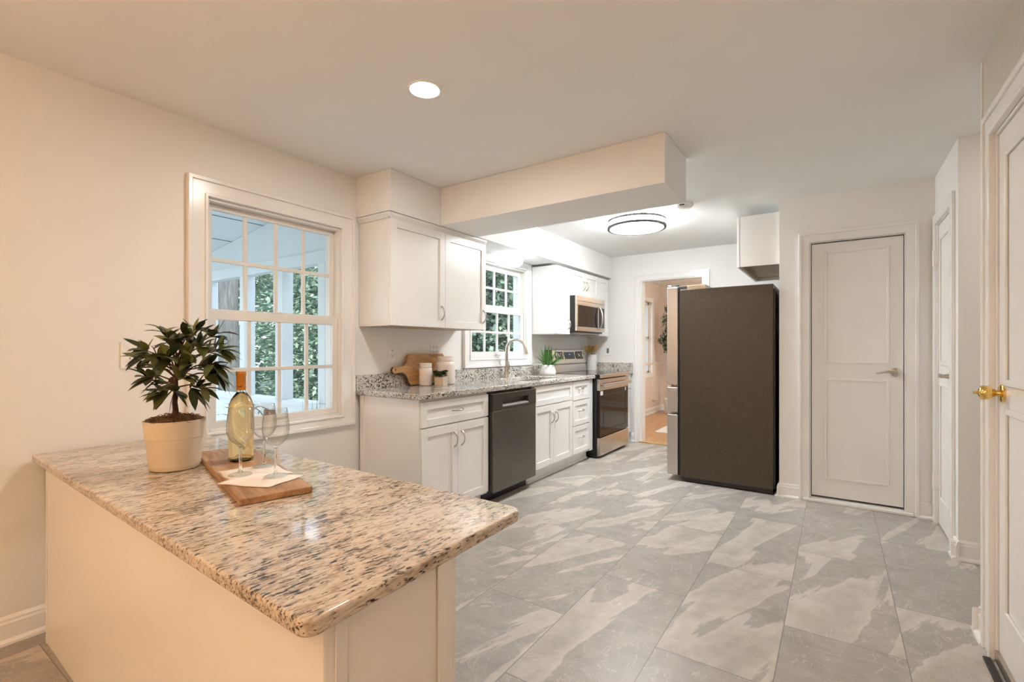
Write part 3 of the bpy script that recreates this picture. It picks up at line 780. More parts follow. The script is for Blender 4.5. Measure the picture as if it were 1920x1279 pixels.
# ------------------------------------------------------------------ range
RY0, RY1 = 4.832, 5.694
rg = thing('range', 'stainless and black electric range with glass top and oven window', 'range', (0.35, 5.26, 0), world=True)
obj('body', B((0.022, 0.655, RY0, RY1, 0.012, 0.900)), 'black', rg, bevel=0.004)
obj('cooktop', B((0.13, 0.690, RY0 - 0.002, RY1 + 0.002, 0.9005, 0.917)), 'black_glass', rg, bevel=0.003)
obj('front_rail', B((0.6905, 0.712, RY0 - 0.003, RY1 + 0.003, 0.878, 0.918)), 'steel', rg, bevel=0.006)
bm = B((0.657, 0.690, RY0 + 0.004, RY1 - 0.004, 0.232, 0.742)); od = obj('oven_door', bm, 'black_glass', rg, bevel=0.004)
obj('door_band', B((0.657, 0.695, RY0 + 0.002, RY1 - 0.002, 0.7425, 0.866)), 'steel', od, bevel=0.004)
bm = bmesh.new()
prism_axis(bm, [(0.722, 0.782), (0.742, 0.780), (0.748, 0.802), (0.742, 0.822), (0.722, 0.820)], RY0 + 0.05, RY1 - 0.03, 1)
for y in (RY0 + 0.07, RY1 - 0.05): box(bm, 0.694, 0.726, y - 0.012, y + 0.012, 0.788, 0.814)
obj('door_handle', bm, 'steel_light', od, bevel=0.004)
bm = B((0.6905, 0.6925, RY0 + 0.10, RY1 - 0.10, 0.30, 0.306), (0.6905, 0.6925, RY0 + 0.10, RY1 - 0.10, 0.68, 0.686), (0.6905, 0.6925, RY0 + 0.10, RY0 + 0.106, 0.306, 0.68), (0.6905, 0.6925, RY1 - 0.106, RY1 - 0.10, 0.306, 0.68))
obj('window_frame', bm, 'black', od)
obj('storage_drawer', B((0.657, 0.695, RY0 + 0.003, RY1 - 0.003, 0.030, 0.225)), 'steel', rg, bevel=0.005)
obj('sticker', B((0.6903, 0.6912, RY0 + 0.02, RY0 + 0.09, 0.690, 0.735)), 'plastic', od)
obj('sticker', B((0.6903, 0.6912, RY1 - 0.11, RY1 - 0.075, 0.695, 0.735)), 'plastic', od)
bm = bmesh.new(); prism_axis(bm, [(0.022, 0.917), (0.130, 0.917), (0.118, 1.010), (0.022, 1.010)], RY0 + 0.006, RY1 - 0.006, 1); box(bm, 0.022, 0.095, RY0 + 0.01, RY1 - 0.01, 1.010, 1.022)
obj('backguard', bm, 'steel_light', rg, bevel=0.003)
bm = bmesh.new(); prism_axis(bm, [(0.022, 1.022), (0.125, 1.022), (0.085, 1.185), (0.022, 1.185)], RY0, RY1, 1)
bg_ = obj('control_panel', bm, 'steel', rg, bevel=0.003)
obj('panel_side', B((0.022, 0.10, RY0 - 0.006, RY0 - 0.0005, 0.96, 1.186)), 'black', bg_)
def on_panel(z): return 0.125 - (z - 1.022) * 0.040 / 0.163
sl = math.atan2(0.040, 0.163)
def slab_on(y0, y1, z0, z1, t, nm, m):
    bm = bmesh.new(); prism_axis(bm, [(on_panel(z0), z0), (on_panel(z0) + t, z0), (on_panel(z1) + t, z1), (on_panel(z1), z1)], y0, y1, 1)
    return obj(nm, bm, m, bg_)
yc = (RY0 + RY1) / 2
slab_on(yc - 0.13, yc + 0.13, 1.075, 1.160, 0.002, 'display', 'display')
slab_on(yc - 0.03, yc + 0.03, 1.120, 1.140, 0.003, 'clock_digits', emit('range_clock', ((0.35, 0.55, 0.9), 0.06), (0.05, 0.07, 0.1)))
slab_on(yc - 0.36, yc - 0.17, 1.072, 1.165, 0.0015, 'knob_plate', 'black')
slab_on(yc + 0.17, yc + 0.36, 1.072, 1.165, 0.0015, 'knob_plate', 'black')
for y in (yc - 0.315, yc - 0.215, yc + 0.215, yc + 0.315):
    z = 1.118; p = Vector((on_panel(z), y, z)); n = Vector((math.cos(sl), 0, math.sin(sl)))
    bm = bmesh.new(); tube(bm, [p + n * 0.001, p + n * 0.006, p + n * 0.007, p + n * 0.028, p + n * 0.031], [0.033, 0.032, 0.025, 0.023, 0.018], 24)
    kn = obj('knob', bm, 'steel_light', bg_, smooth=True)
    bm = bmesh.new(); tube(bm, [p + n * 0.031 + Vector((0, 0, -0.02)), p + n * 0.031 + Vector((0, 0, 0.02))], 0.004, 8); obj('pointer', bm, 'slot', kn)

# ------------------------------------------------------------------ wall units
XU = 0.316; ZU0, ZU1 = 1.3615, 2.092
uc = thing('wall_cabinet', 'white two-door wall cabinet hung beside the large window', 'cabinet', (0.16, 2.73, ZU0), world=True)
obj('cabinet_body', B((0.0, XU, 2.214, 3.262, ZU0 + 0.006, ZU1)), 'cabinet', uc, bevel=0.001)
obj('end_panel', B((0.004, XU, 2.206, 2.214, ZU0, ZU1), (XU - 0.030, XU, 2.201, 2.206, ZU0, ZU1)), 'cabinet', uc, bevel=0.001)
obj('underside', B((0.004, XU - 0.02, 2.22, 3.25, ZU0 + 0.0005, ZU0 + 0.0058)), 'cab_in', uc)
bm = bmesh.new()
prof = [(0, 2.092), (0, 2.128), (0.020, 2.128), (0.020, 2.117), (0.006, 2.092)]
prism_axis(bm, [(XU + 0.004 + a, z) for a, z in prof], 2.190, 3.268, 1)
prism_axis(bm, [(2.206 - a, z) for a, z in prof], 0.004, XU + 0.022, 0)
obj('crown_molding', bm, 'cabinet', uc)
f = obj('door', shaker(2.206, 2.7455, ZU0 + 0.002, ZU1 - 0.002, XU), 'cabinet', uc, bevel=0.0015); pull(f, XU + 0.019, 2.705, 1.475)
f = obj('door', shaker(2.7485, 3.260, ZU0 + 0.002, ZU1 - 0.002, XU), 'cabinet', uc, bevel=0.0015); pull(f, XU + 0.019, 3.222, 1.475)

u2 = thing('wall_cabinet', 'tall narrow white wall cabinet beside the microwave and sink window', 'cabinet', (0.16, 4.67, ZU0), world=True)
obj('cabinet_body', B((0.0, XU, 4.512, 4.822, ZU0 + 0.006, 2.105)), 'cabinet', u2, bevel=0.001)
obj('underside', B((0.004, XU, 4.512, 4.822, ZU0, ZU0 + 0.0058)), 'cabinet', u2)
f = obj('door', shaker(4.514, 4.820, ZU0 + 0.002, 2.103, XU), 'cabinet', u2, bevel=0.0015); pull(f, XU + 0.019, 4.785, 1.475)
u3 = thing('wall_cabinet', 'short white two-door cabinet directly above the microwave', 'cabinet', (0.16, 5.22, 1.806), world=True)
obj('cabinet_body', B((0.0, XU, 4.825, 5.595, 1.806, 2.105)), 'cabinet', u3)
f = obj('door', shaker(4.827, 5.2085, 1.808, 2.103, XU), 'cabinet', u3, bevel=0.0015); pull(f, XU + 0.019, 5.172, 1.945)
f = obj('door', shaker(5.2115, 5.593, 1.808, 2.103, XU), 'cabinet', u3, bevel=0.0015); pull(f, XU + 0.019, 5.248, 1.945)
u4 = thing('wall_cabinet', 'slim white wall cabinet on the doorway side of the microwave', 'cabinet', (0.16, 5.76, ZU0), world=True)
obj('cabinet_body', B((0.0, XU, 5.600, 5.915, ZU0, 2.105)), 'cabinet', u4)
obj('door', shaker(5.602, 5.913, ZU0 + 0.002, 2.103, XU), 'cabinet', u4, bevel=0.0015)

mw = thing('microwave', 'stainless over-the-range microwave with curved handle', 'microwave', (0.2, 5.21, 1.385), world=True)
MY0, MY1 = 4.828, 5.592
obj('body', B((0.004, 0.392, MY0, MY1, 1.385, 1.803)), 'black', mw, bevel=0.003)
bm = B((0.394, 0.424, MY0 + 0.002, MY1 - 0.002, 1.402, 1.452), (0.394, 0.424, MY0 + 0.002, MY1 - 0.002, 1.695, 1.800), (0.394, 0.420, MY0 + 0.002, MY0 + 0.03, 1.452, 1.695), (0.394, 0.418, MY0 + 0.03, MY1 - 0.002, 1.452, 1.695))
obj('door', bm, 'steel', mw, bevel=0.003)
obj('door_glass', B((0.4185, 0.4215, MY0 + 0.03, 5.395, 1.453, 1.694)), 'black_glass', mw)
obj('control_panel', B((0.4185, 0.4215, 5.440, MY1 - 0.003, 1.453, 1.694)), 'display', mw)
obj('vent_slot', B((0.4242, 0.4248, MY0 + 0.02, MY1 - 0.02, 1.742, 1.746)), 'slot', mw)
bm = bmesh.new(); pts = []
for i in range(15):
    t = i / 14; pts.append((0.424 + 0.045 * math.sin(PI * t) ** 0.6, 5.418, 1.425 + 0.285 * t))
tube(bm, pts, [0.011 - 0.002 * math.cos(PI * i / 7) for i in range(15)], 12); obj('handle', bm, 'steel_light', mw, smooth=True)
obj('bottom_panel', B((0.03, 0.37, MY0 + 0.03, MY1 - 0.03, 1.372, 1.385)), 'steel', mw, bevel=0.004)
obj('task_lamp', B((0.10, 0.14, 5.40, 5.46, 1.362, 1.372)), 'plastic', mw)

# cabinet hung over the fridge
fk = thing('wall_cabinet', 'white cabinet mounted high on the wall above the refrigerator', 'cabinet', (2.28, 5.04, 1.905), world=True)
bm = B((2.134, 2.430, 4.500, 4.518, 1.905, 2.335), (2.134, 2.430, 5.562, 5.58, 1.905, 2.335), (2.134, 2.430, 4.518, 5.562, 2.315, 2.335), (2.134, 2.430, 4.518, 5.562, 1.945, 1.960), (2.420, 2.430, 4.518, 5.562, 1.960, 2.315))
obj('cabinet_body', bm, 'cabinet', fk, bevel=0.001)
obj('face_frame', B((2.134, 2.152, 4.518, 5.562, 1.905, 1.945)), 'cab_in', fk)
obj('underside', B((2.152, 2.420, 4.518, 5.562, 1.939, 1.9448)), 'cab_in', fk)
bm = bmesh.new(); prism_axis(bm, [(2.112, 1.902), (2.131, 1.902), (2.131, 2.333), (2.112, 2.333)], 4.500, 5.038, 1); obj('door', bm, 'cabinet', fk, bevel=0.003)
bm = bmesh.new(); prism_axis(bm, [(2.112, 1.902), (2.131, 1.902), (2.131, 2.333), (2.112, 2.333)], 5.042, 5.58, 1); obj('door', bm, 'cabinet', fk, bevel=0.003)
obj('screw_cover', B((2.262, 2.268, 4.4985, 4.500, 2.20, 2.225)), 'vinyl', fk)

# ------------------------------------------------------------------ refrigerator
fr = thing('refrigerator', 'tall dark-sided refrigerator with stainless doors standing by the pantry door', 'refrigerator', (2.02, 4.9, 0), world=True)
FY0, FY1 = 4.442, 5.350
obj('cabinet_body', B((1.645, 2.392, FY0, FY1, 0.042, 1.738)), 'fridge_side', fr, bevel=0.006)
obj('gasket', B((1.628, 1.645, FY0 + 0.012, FY1 - 0.012, 0.05, 1.73)), 'black', fr)
obj('base_grille', B((1.66, 2.388, FY0 + 0.012, FY1 - 0.012, 0.010, 0.042)), 'black', fr)
obj('rear_cover', B((2.393, 2.404, FY0 + 0.02, FY1 - 0.02, 0.05, 1.70)), 'black', fr)
ym = (FY0 + FY1) / 2
for (z0, z1, a, b) in ((0.872, 1.765, FY0 - 0.002, ym - 0.002), (0.872, 1.765, ym + 0.002, FY1 + 0.002)):
    obj('door', B((1.528, 1.627, a, b, z0, z1)), 'steel_light', fr, bevel=0.010, segs=3)
for (z0, z1) in ((0.622, 0.852), (0.052, 0.604)):
    obj('drawer_front', B((1.528, 1.627, FY0 - 0.002, FY1 + 0.002, z0, z1)), 'steel_light', fr, bevel=0.010, segs=3)
for y in (FY0 + 0.05, FY1 - 0.10):
    bm = B((1.575, 1.70, y, y + 0.06, 1.7395, 1.775)); tube(bm, [(1.60, y + 0.03, 1.766), (1.60, y + 0.03, 1.790)], 0.020, 16); obj('hinge_cover', bm, 'slot', fr, bevel=0.004)
obj('top_cover', B((1.70, 1.86, FY0 + 0.03, FY1 - 0.03, 1.7395, 1.775)), 'nickel', fr, bevel=0.004)
obj('top_cover', B((1.535, 1.57, FY0 + 0.004, FY0 + 0.05, 1.765, 1.782)), 'steel_light', fr, bevel=0.003)
for x in (1.70, 2.33):
    for y in (FY0 + 0.06, FY1 - 0.06):
        bm = bmesh.new(); lathe(bm, [(0, 0), (0.02, 0), (0.02, 0.012), (0.0, 0.012)], 14, (x, y, 0)); obj('foot', bm, 'black', fr)

# ------------------------------------------------------------------ peninsula
pn = thing('kitchen_peninsula', 'white panelled peninsula base carrying the pale granite top', 'peninsula', (1.1, 0.7, 0), world=True)
ZT = 0.762; ZB = 0.731
def ped(z0, z1, pts):
    bm = bmesh.new(); prism(bm, pts, z0, z1); return bm
obj('base_panel', ped(0.0, ZB - 0.001, [(0.155, 0.548), (2.060, 0.502), (2.078, 0.505), (2.084, 0.520), (2.083, 0.826), (0.155, 0.826)]), 'cabinet', pn, bevel=0.003)
obj('corner_post', B((2.0845, 2.0880, 0.522, 0.548, 0.0, ZB - 0.001), (2.0845, 2.092, 0.783, 0.826, 0.0, ZB - 0.001)), 'cabinet', pn, bevel=0.002)
obj('rear_batten', B((2.050, 2.086, 0.8265, 0.846, 0.0, ZB - 0.001)), 'cabinet', pn, bevel=0.002)
obj('corner_post', B((0.137, 0.152, 0.547, 0.600, 0.0, ZB - 0.001)), 'cabinet', pn, bevel=0.002)
obj('shoe_molding', B((0.115, 0.137, 0.548, 0.826, 0.0, 0.018)), 'trim', pn, bevel=0.005)
P1, P2, P3, P4 = Vector((0.024, 0.527)), Vector((2.108, 0.451)), Vector((2.095, 1.124)), Vector((0.024, 1.158))
pts = [P1]
def corner(p, a, b, r, n=6):
    u = (a - p).normalized(); v = (b - p).normalized(); c = p + (u + v) * r; out = []
    a0 = math.atan2(-v.y, -v.x); a1 = math.atan2(-u.y, -u.x)
    for i in range(n + 1):
        t = i / n; d = ((-v) * (1 - t) + (-u) * t).normalized(); out.append(c + d * r)
    return out
pts += corner(P2, P1, P3, 0.028); pts += corner(P3, P2, P4, 0.040); pts.append(P4)
bm = bmesh.new(); prism(bm, [(p.x, p.y) for p in pts], ZB, ZT)
ct = obj('countertop', bm, 'granite', None, bevel=0.007, segs=3)
tag(ct, 'cream granite top with dark streaks lying on the peninsula', 'countertop')

# ------------------------------------------------------------------ things on the peninsula
pt_ = thing('potted_tree', 'small bay tree topiary in a cream ribbed pot on the peninsula', 'plant', (0.775, 0.770, ZT))
prof = [(0, 0.0), (0.070, 0.0), (0.078, 0.004)]
z = 0.012
while z < 0.112:
    r = 0.079 + 0.017 * (z / 0.178)
    prof += [(r - 0.0012, z), (r + 0.0020, z + 0.006)]; z += 0.0125
for z in (0.118, 0.14, 0.165, 0.176): prof.append((0.0795 + 0.019 * (z / 0.178), z))
prof += [(0.0985, 0.181), (0.096, 0.182), (0.0935, 0.179), (0.088, 0.13), (0, 0.13)]
bm = bmesh.new(); lathe(bm, prof, 64); obj('pot', bm, 'ceramic', pt_, smooth=True)
rnd = random.Random(4)
bm = bmesh.new(); lathe(bm, [(0.0905, 0.155), (0.088, 0.168), (0.06, 0.184), (0.03, 0.192), (0, 0.195)], 32)
for v in bm.verts: v.co += Vector((rnd.uniform(-1, 1), rnd.uniform(-1, 1), rnd.uniform(-1, 1))) * 0.003
for i in range(240):
    a = rnd.uniform(0, 2 * PI); r = 0.086 * math.sqrt(rnd.random()); z = 0.196 - 0.022 * (r / 0.088) ** 2
    p = Vector((r * math.cos(a), r * math.sin(a), z - 0.002)); q = []
    b0 = rnd.uniform(0, 2 * PI); cr = rnd.uniform(0.006, 0.015)
    for k in range(6):
        t = k / 5 * rnd.uniform(3, 5)
        q.append(p + Vector((cr * (math.cos(b0 + t) - math.cos(b0)), cr * (math.sin(b0 + t) - math.sin(b0)), 0.013 * math.sin(PI * k / 5) * rnd.uniform(0.3, 1))))
    tube(bm, q, 0.0009, 3, caps=False)
obj('moss', bm, 'moss', pt_)
bm = bmesh.new()
trunk = [(0, 0, 0.185), (0.001, 0.001, 0.215), (-0.004, 0.0, 0.245), (0.004, 0.001, 0.28), (0.003, 0.0, 0.33), (0.007, 0.002, 0.38), (0.012, 0.0, 0.43)]
tube(bm, trunk, [0.0125, 0.0095, 0.0085, 0.0085, 0.0075, 0.0065, 0.004], 10)
obj('trunk', bm, 'bark', pt_, smooth=True)
# branches with leaf whorls; side = camera's right, back = away from the camera
side = Vector((0.8275, 0.5614, 0)); back = Vector((-0.5614, 0.8275, 0)); upv = Vector((0, 0, 1))
K = 1.772 / 895.58
def at(px, py, dp): return Vector((0.775, 0.770, 0)) * 0 + side * ((px - 327) * K) + back * dp + upv * ((652.6 - py) * K + 1.2093 - ZT)
tips = [(262, 668, .00), (300, 640, .04), (318, 618, -.03), (350, 640, .05), (372, 615, .00), (395, 622, .05), (398, 645, -.04), (420, 652, .02), (415, 680, -.03), (395, 700, .05), (380, 680, -.06),
        (360, 690, .08), (340, 665, -.08), (310, 670, -.05), (285, 690, .03), (275, 705, -.02), (300, 720, .02), (335, 735, -.03), (365, 730, .03), (385, 728, -.01), (350, 705, .00), (325, 700, .07),
        (290, 655, -.06), (330, 640, .00), (300, 740, -.01), (410, 700, .00), (375, 655, .09), (345, 615, .04), (320, 690, -.08), (365, 665, -.03)]
bm = bmesh.new(); bl = bmesh.new(); rnd = random.Random(11)
cen = at(330, 690, 0)
for px, py, dp in tips:
    t = at(px, py, dp); z0 = 0.30 + max(0, min(0.1, (t.z - 0.30) * 0.5))
    b0 = Vector((0.004, 0, z0)); mid = (b0 + t) / 2 + Vector((0, 0, 0.012))
    tube(bm, [b0, mid, t], [0.0032, 0.0025, 0.0016], 6)
    d0 = (t - b0).normalized()
    for k in range(rnd.randint(7, 9)):
        a = rnd.uniform(0, 2 * PI); perp = d0.orthogonal().normalized(); perp = Matrix.Rotation(a, 3, d0) @ perp
        dr = (d0 * rnd.uniform(0.2, 1.0) + perp * rnd.uniform(0.5, 1.0) + Vector((0, 0, 0.12))).normalized()
        st = t - d0 * rnd.uniform(0, 0.035)
        leaf(bl, st, dr, Vector((0, 0, 1)) + perp * 0.3, rnd.uniform(0.060, 0.090), rnd.uniform(0.028, 0.039), rnd.uniform(0.05, 0.4))
for (a, b, w) in (((272, 672, 0), (226, 661, 0), .028), ((285, 655, -.02), (240, 633, -.03), .024), ((362, 622, 0), (372, 594, 0), .026), ((375, 622, 0), (402, 608, 0), .028), ((408, 655, 0), (440, 648, .02), .024),
                  ((390, 700, -.02), (420, 722, -.03), .032), ((378, 725, 0), (391, 755, 0), .026), ((310, 725, -.02), (276, 751, -.03), .032), ((290, 715, 0), (261, 740, 0), .026), ((330, 628, 0), (290, 612, 0), .024), ((360, 628, .02), (325, 625, .02), .022)):
    p, q = at(*a), at(*b); leaf(bl, p, q - p, Vector((0.3, -0.5, 1)), (q - p).length, w, 0.02)
obj('branches', bm, 'bark', pt_, smooth=True)
obj('foliage', bl, 'leaf', pt_, smooth=True)

cb = thing('serving_board', 'dark-edged wooden serving board under the wine bottle and glasses', 'board', (1.06, 0.880, ZT), R(-15))
obj('board', B((-0.40, 0.405, -0.095, 0.105, 0.0, 0.021)), 'board', cb, bevel=0.004)

bo = thing('wine_bottle', 'clear bottle of white wine with orange foil neck', 'bottle', (0.945, 0.925, ZT + 0.0215))
RB = 0.043
outp = [(0, 0.012), (0.018, 0.010), (0.034, 0.0005), (RB - 0.002, 0.002), (RB, 0.010), (RB, 0.195), (0.041, 0.212), (0.034, 0.232), (0.024, 0.248), (0.0165, 0.258), (0.0150, 0.270), (0.0148, 0.330), (0.0120, 0.330)]
inn = [(0.0118, 0.270), (0.0135, 0.259), (0.021, 0.248), (0.031, 0.231), (0.0382, 0.211), (RB - 0.003, 0.194), (RB - 0.003, 0.012), (0.032, 0.006), (0.016, 0.014), (0, 0.016)]
bm = bmesh.new(); lathe(bm, outp + inn, 48); obj('glass', bm, 'bottle_glass', bo, smooth=True)
bm = bmesh.new(); lathe(bm, [(0, 0.0156), (0.016, 0.0136), (0.032, 0.0055), (RB - 0.0026, 0.0118), (RB - 0.0026, 0.1942), (0.0386, 0.2112), (0.0314, 0.2315), (0.0214, 0.2485), (0.0140, 0.259), (0, 0.2592)], 48); obj('wine', bm, 'wine', bo, smooth=True)
bm = bmesh.new(); lathe(bm, [(0.0152, 0.266), (0.0165, 0.266), (0.0163, 0.318), (0.0175, 0.320), (0.0175, 0.334), (0.0165, 0.337), (0, 0.337)], 32); fo = obj('foil', bm, 'amber_foil', bo, smooth=True)
bm = bmesh.new()
for i, a in enumerate((225, 240, 255, 300, 312, 324, 336)):
    t = R(a); c = Vector((0.0166 * math.cos(t), 0.0166 * math.sin(t), 0.278)); tv = Vector((-math.sin(t), math.cos(t), 0)) * 0.0014; nv = Vector((math.cos(t), math.sin(t), 0)) * 0.0004
    h = 0.004 if i % 3 else 0.005
    q = [bm.verts.new(c + nv + tv * s + Vector((0, 0, z))) for s, z in ((-1, 0), (1, 0), (1, h), (-1, h))]; bm.faces.new(q)
obj('foil_print', bm, 'slot', fo)

def wine_glass():
    g = thing('wine_glass', '', 'glass', (0, 0, 0), group='empty wine glasses on the board')
    out = [(0, 0.0), (0.036, 0.0), (0.0365, 0.0015), (0.034, 0.003), (0.012, 0.007), (0.0055, 0.014), (0.0042, 0.03), (0.0040, 0.075), (0.0048, 0.092), (0.012, 0.101), (0.026, 0.112), (0.037, 0.130), (0.0415, 0.150), (0.0405, 0.178), (0.0365, 0.208), (0.0345, 0.224), (0.0338, 0.2245)]
    inn = [(0.0333, 0.224), (0.0352, 0.208), (0.0392, 0.178), (0.0402, 0.150), (0.0357, 0.131), (0.025, 0.1135), (0.011, 0.1035), (0, 0.1005)]
    bm = bmesh.new(); lathe(bm, [(0, 0.0), (0.036, 0.0), (0.0365, 0.0015), (0.034, 0.003), (0.012, 0.007), (0, 0.0085)], 40)
    obj('foot', bm, 'glass', g, smooth=True)
    bm = bmesh.new(); lathe(bm, [(0, 0.009), (0.0075, 0.0092)] + out[5:9] + [(0, 0.092)], 40)
    obj('stem', bm, 'stem_glass', g, smooth=True)
    bm = bmesh.new(); lathe(bm, [(0, 0.0925), (0.0046, 0.0925)] + out[9:] + inn, 40)
    obj('bowl', bm, 'glass', g, smooth=True)
    return g
gz = ZT + 0.0235
wg = wine_glass(); wg.location = (1.168, 0.812, gz); wg['label'] = 'empty wine glass standing directly in front of the wine bottle'
dup(wg, (1.285, 0.868, gz), 'empty wine glass nearest the granite beyond the board, on the napkin corner', R(70))
dup(wg, (1.120, 0.918, gz), 'empty wine glass at the back, half hidden behind the other two', R(140))

def napkin(pts, z, seed, label):
    rnd = random.Random(seed); bm = bmesh.new(); n = 12
    a, b, c, d = [Vector((x, y, 0)) for x, y in pts]; grid = []
    for i in range(n + 1):
        row = []
        for j_ in range(n + 1):
            u, v = i / n, j_ / n
            p = a * (1 - u) * (1 - v) + b * u * (1 - v) + c * u * v + d * (1 - u) * v
            row.append(bm.verts.new((p.x + 0.003 * math.sin(9 * v + seed), p.y + 0.003 * math.sin(8 * u), z + 0.0004 * abs(math.sin(7 * u + 5 * v)))))
        grid.append(row)
    for i in range(n):
        for j_ in range(n): bm.faces.new((grid[i][j_], grid[i + 1][j_], grid[i + 1][j_ + 1], grid[i][j_ + 1]))
    o = obj('napkin', bm, 'napkin', None, smooth=True)
    md = o.modifiers.new('thick', 'SOLIDIFY'); md.thickness = 0.0006; md.offset = -1
    tag(o, label, 'napkin', 'paper napkins on the board')
napkin([(1.055, 0.790), (1.205, 0.760), (1.290, 0.925), (1.106, 0.958)], ZT + 0.0222, 1, 'white paper napkin under the glass in front of the bottle')
napkin([(1.215, 0.715), (1.388, 0.785), (1.352, 0.928), (1.180, 0.862)], ZT + 0.0231, 2, 'white paper napkin lying on top, reaching over the board edge')

# ------------------------------------------------------------------ things on the worktop
ZC = 0.914
# paddle board leaning on the backsplash
lb = thing('cutting_board', 'rustic wooden paddle board leaning on its side behind the jars', 'board', (0.060, 2.70, ZC + 0.002))
out = [(-0.065, 0.0), (0.34, 0.0), (0.352, 0.02), (0.352, 0.225), (0.34, 0.247), (-0.052, 0.247), (-0.064, 0.236), (-0.072, 0.205), (-0.090, 0.172), (-0.115, 0.155), (-0.165, 0.150), (-0.205, 0.152), (-0.224, 0.146), (-0.236, 0.130), (-0.236, 0.112), (-0.222, 0.098), (-0.200, 0.096), (-0.165, 0.103), (-0.135, 0.103), (-0.108, 0.088), (-0.090, 0.058), (-0.078, 0.02)]
bm = bmesh.new(); prism_axis(bm, out, 0.0, 0.020, 0)
bo_ = obj('board', bm, 'board2', lb, bevel=0.003)
bm = bmesh.new(); tube(bm, [(0.0198, -0.205, 0.125), (0.0212, -0.205, 0.125)], 0.0065, 16); hh = obj('hanging_hole', bm, 'slot', bo_)
# dark bark edges of the handle end and of the lower curve
bm = bmesh.new(); edge = [(-0.224, 0.148), (-0.2385, 0.131), (-0.2385, 0.111), (-0.223, 0.0955)]
inner = [(-0.222, 0.145), (-0.2355, 0.130), (-0.2355, 0.112), (-0.221, 0.0985)]
prism_axis(bm, edge + inner[::-1], 0.0005, 0.0195, 0)
obj('bark_edge', bm, 'board_edge', bo_)
e2 = [(-0.165, 0.1015), (-0.135, 0.1015), (-0.1095, 0.0865), (-0.0915, 0.0565), (-0.0795, 0.0195), (-0.0665, 0.0005)]
bm = bmesh.new(); prism_axis(bm, e2 + [(x - 0.007, y - 0.005) for x, y in e2][::-1], -0.0005, 0.0195, 0)
obj('bark_edge', bm, 'board_edge', bo_)
lb.rotation_euler = (0, R(-9.0), 0)

def mason(name, label, loc, r, h, neck, thr):
    t = thing(name, label, 'jar', loc)
    bm = bmesh.new(); zs = h - thr
    lathe(bm, [(0, 0.004), (r * 0.8, 0.0), (r * 0.94, 0.003), (r, 0.014), (r, zs - 0.030), (r * 0.985, zs - 0.016), (neck + 0.004, zs - 0.001), (neck, zs + 0.002), (neck, zs + 0.006), (0, zs + 0.006)], 40)
    obj('body', bm, 'jar', t, smooth=True)
    bm = bmesh.new(); z0 = zs + 0.0065; pr = [(0, z0), (neck, z0)]
    n = 3
    for i in range(n):
        zz = z0 + (h - z0) * i / n; dz = (h - z0) / n
        pr += [(neck, zz + 0.1 * dz), (neck + 0.003, zz + 0.35 * dz), (neck + 0.003, zz + 0.55 * dz), (neck, zz + 0.85 * dz)]
    pr += [(neck, h), (neck - 0.004, h), (neck - 0.004, h - 0.004), (0, h - 0.004)]
    lathe(bm, pr, 40); obj('threaded_lid', bm, 'jar', t, smooth=True)
mason('jar', 'shorter milky mason jar in front of the paddle board', (0.138, 2.736, ZC), 0.052, 0.176, 0.046, 0.040)
mason('jar', 'taller wide milky mason jar behind the little succulent pot', (0.168, 2.934, ZC), 0.078, 0.226, 0.064, 0.044)
su = thing('potted_succulent', 'tiny dark succulent in a square sand-coloured pot between the jars', 'plant', (0.252, 2.790, ZC), R(12))
bm = bmesh.new()
a = [bm.verts.new((x * 0.036, y * 0.036, 0)) for x, y in ((-1, -1), (1, -1), (1, 1), (-1, 1))]; b = [bm.verts.new((x * 0.040, y * 0.040, 0.070)) for x, y in ((-1, -1), (1, -1), (1, 1), (-1, 1))]
c = [bm.verts.new((x * 0.034, y * 0.034, 0.070)) for x, y in ((-1, -1), (1, -1), (1, 1), (-1, 1))]; d = [bm.verts.new((x * 0.033, y * 0.033, 0.058)) for x, y in ((-1, -1), (1, -1), (1, 1), (-1, 1))]
bm.faces.new(a[::-1]); bm.faces.new(d)
for p, q in ((a, b), (b, c), (c, d)):
    for i in range(4): bm.faces.new((p[i], p[(i + 1) % 4], q[(i + 1) % 4], q[i]))
obj('pot', bm, 'stone_pot', su, bevel=0.002)
bm = bmesh.new(); rnd = random.Random(8)
for i in range(34):
    a = rnd.uniform(0, 2 * PI); r = 0.052 * math.sqrt(rnd.random()); c = Vector((r * math.cos(a), r * math.sin(a) * 1.15, rnd.uniform(0.066, 0.108)))
    for k in range(9):
        b = k * 2.4; e = rnd.uniform(0.1, 0.9); leaf(bm, c, (math.cos(b), math.sin(b), e), (0, 0, 1), rnd.uniform(0.018, 0.028), 0.016, -0.1, 3)
obj('foliage', bm, 'succulent', su, smooth=True)

al = thing('potted_grass', 'spiky green leafy plant in a rounded white pot beside the sink', 'plant', (0.205, 4.555, ZC))
bm = bmesh.new(); lathe(bm, [(0, 0.0), (0.072, 0.0), (0.082, 0.006), (0.088, 0.025), (0.084, 0.05), (0.072, 0.085), (0.062, 0.108), (0.060, 0.112), (0.056, 0.110), (0.058, 0.095), (0, 0.09)], 40)
obj('pot', bm, 'white_pot', al, smooth=True)
bm = bmesh.new(); rnd = random.Random(21)
for i in range(48):
    a = rnd.uniform(0, 2 * PI); r = rnd.uniform(0, 0.035); tl = rnd.uniform(0.05, 1.25)
    leaf(bm, (r * math.cos(a), r * math.sin(a), 0.09), (math.cos(a) * tl, math.sin(a) * tl, 1.0), (math.cos(a), math.sin(a), 0.4), rnd.uniform(0.16, 0.27), rnd.uniform(0.013, 0.023), rnd.uniform(0.05, 0.5) * tl, 6, 0.5)
obj('foliage', bm, 'aloe', al, smooth=True)

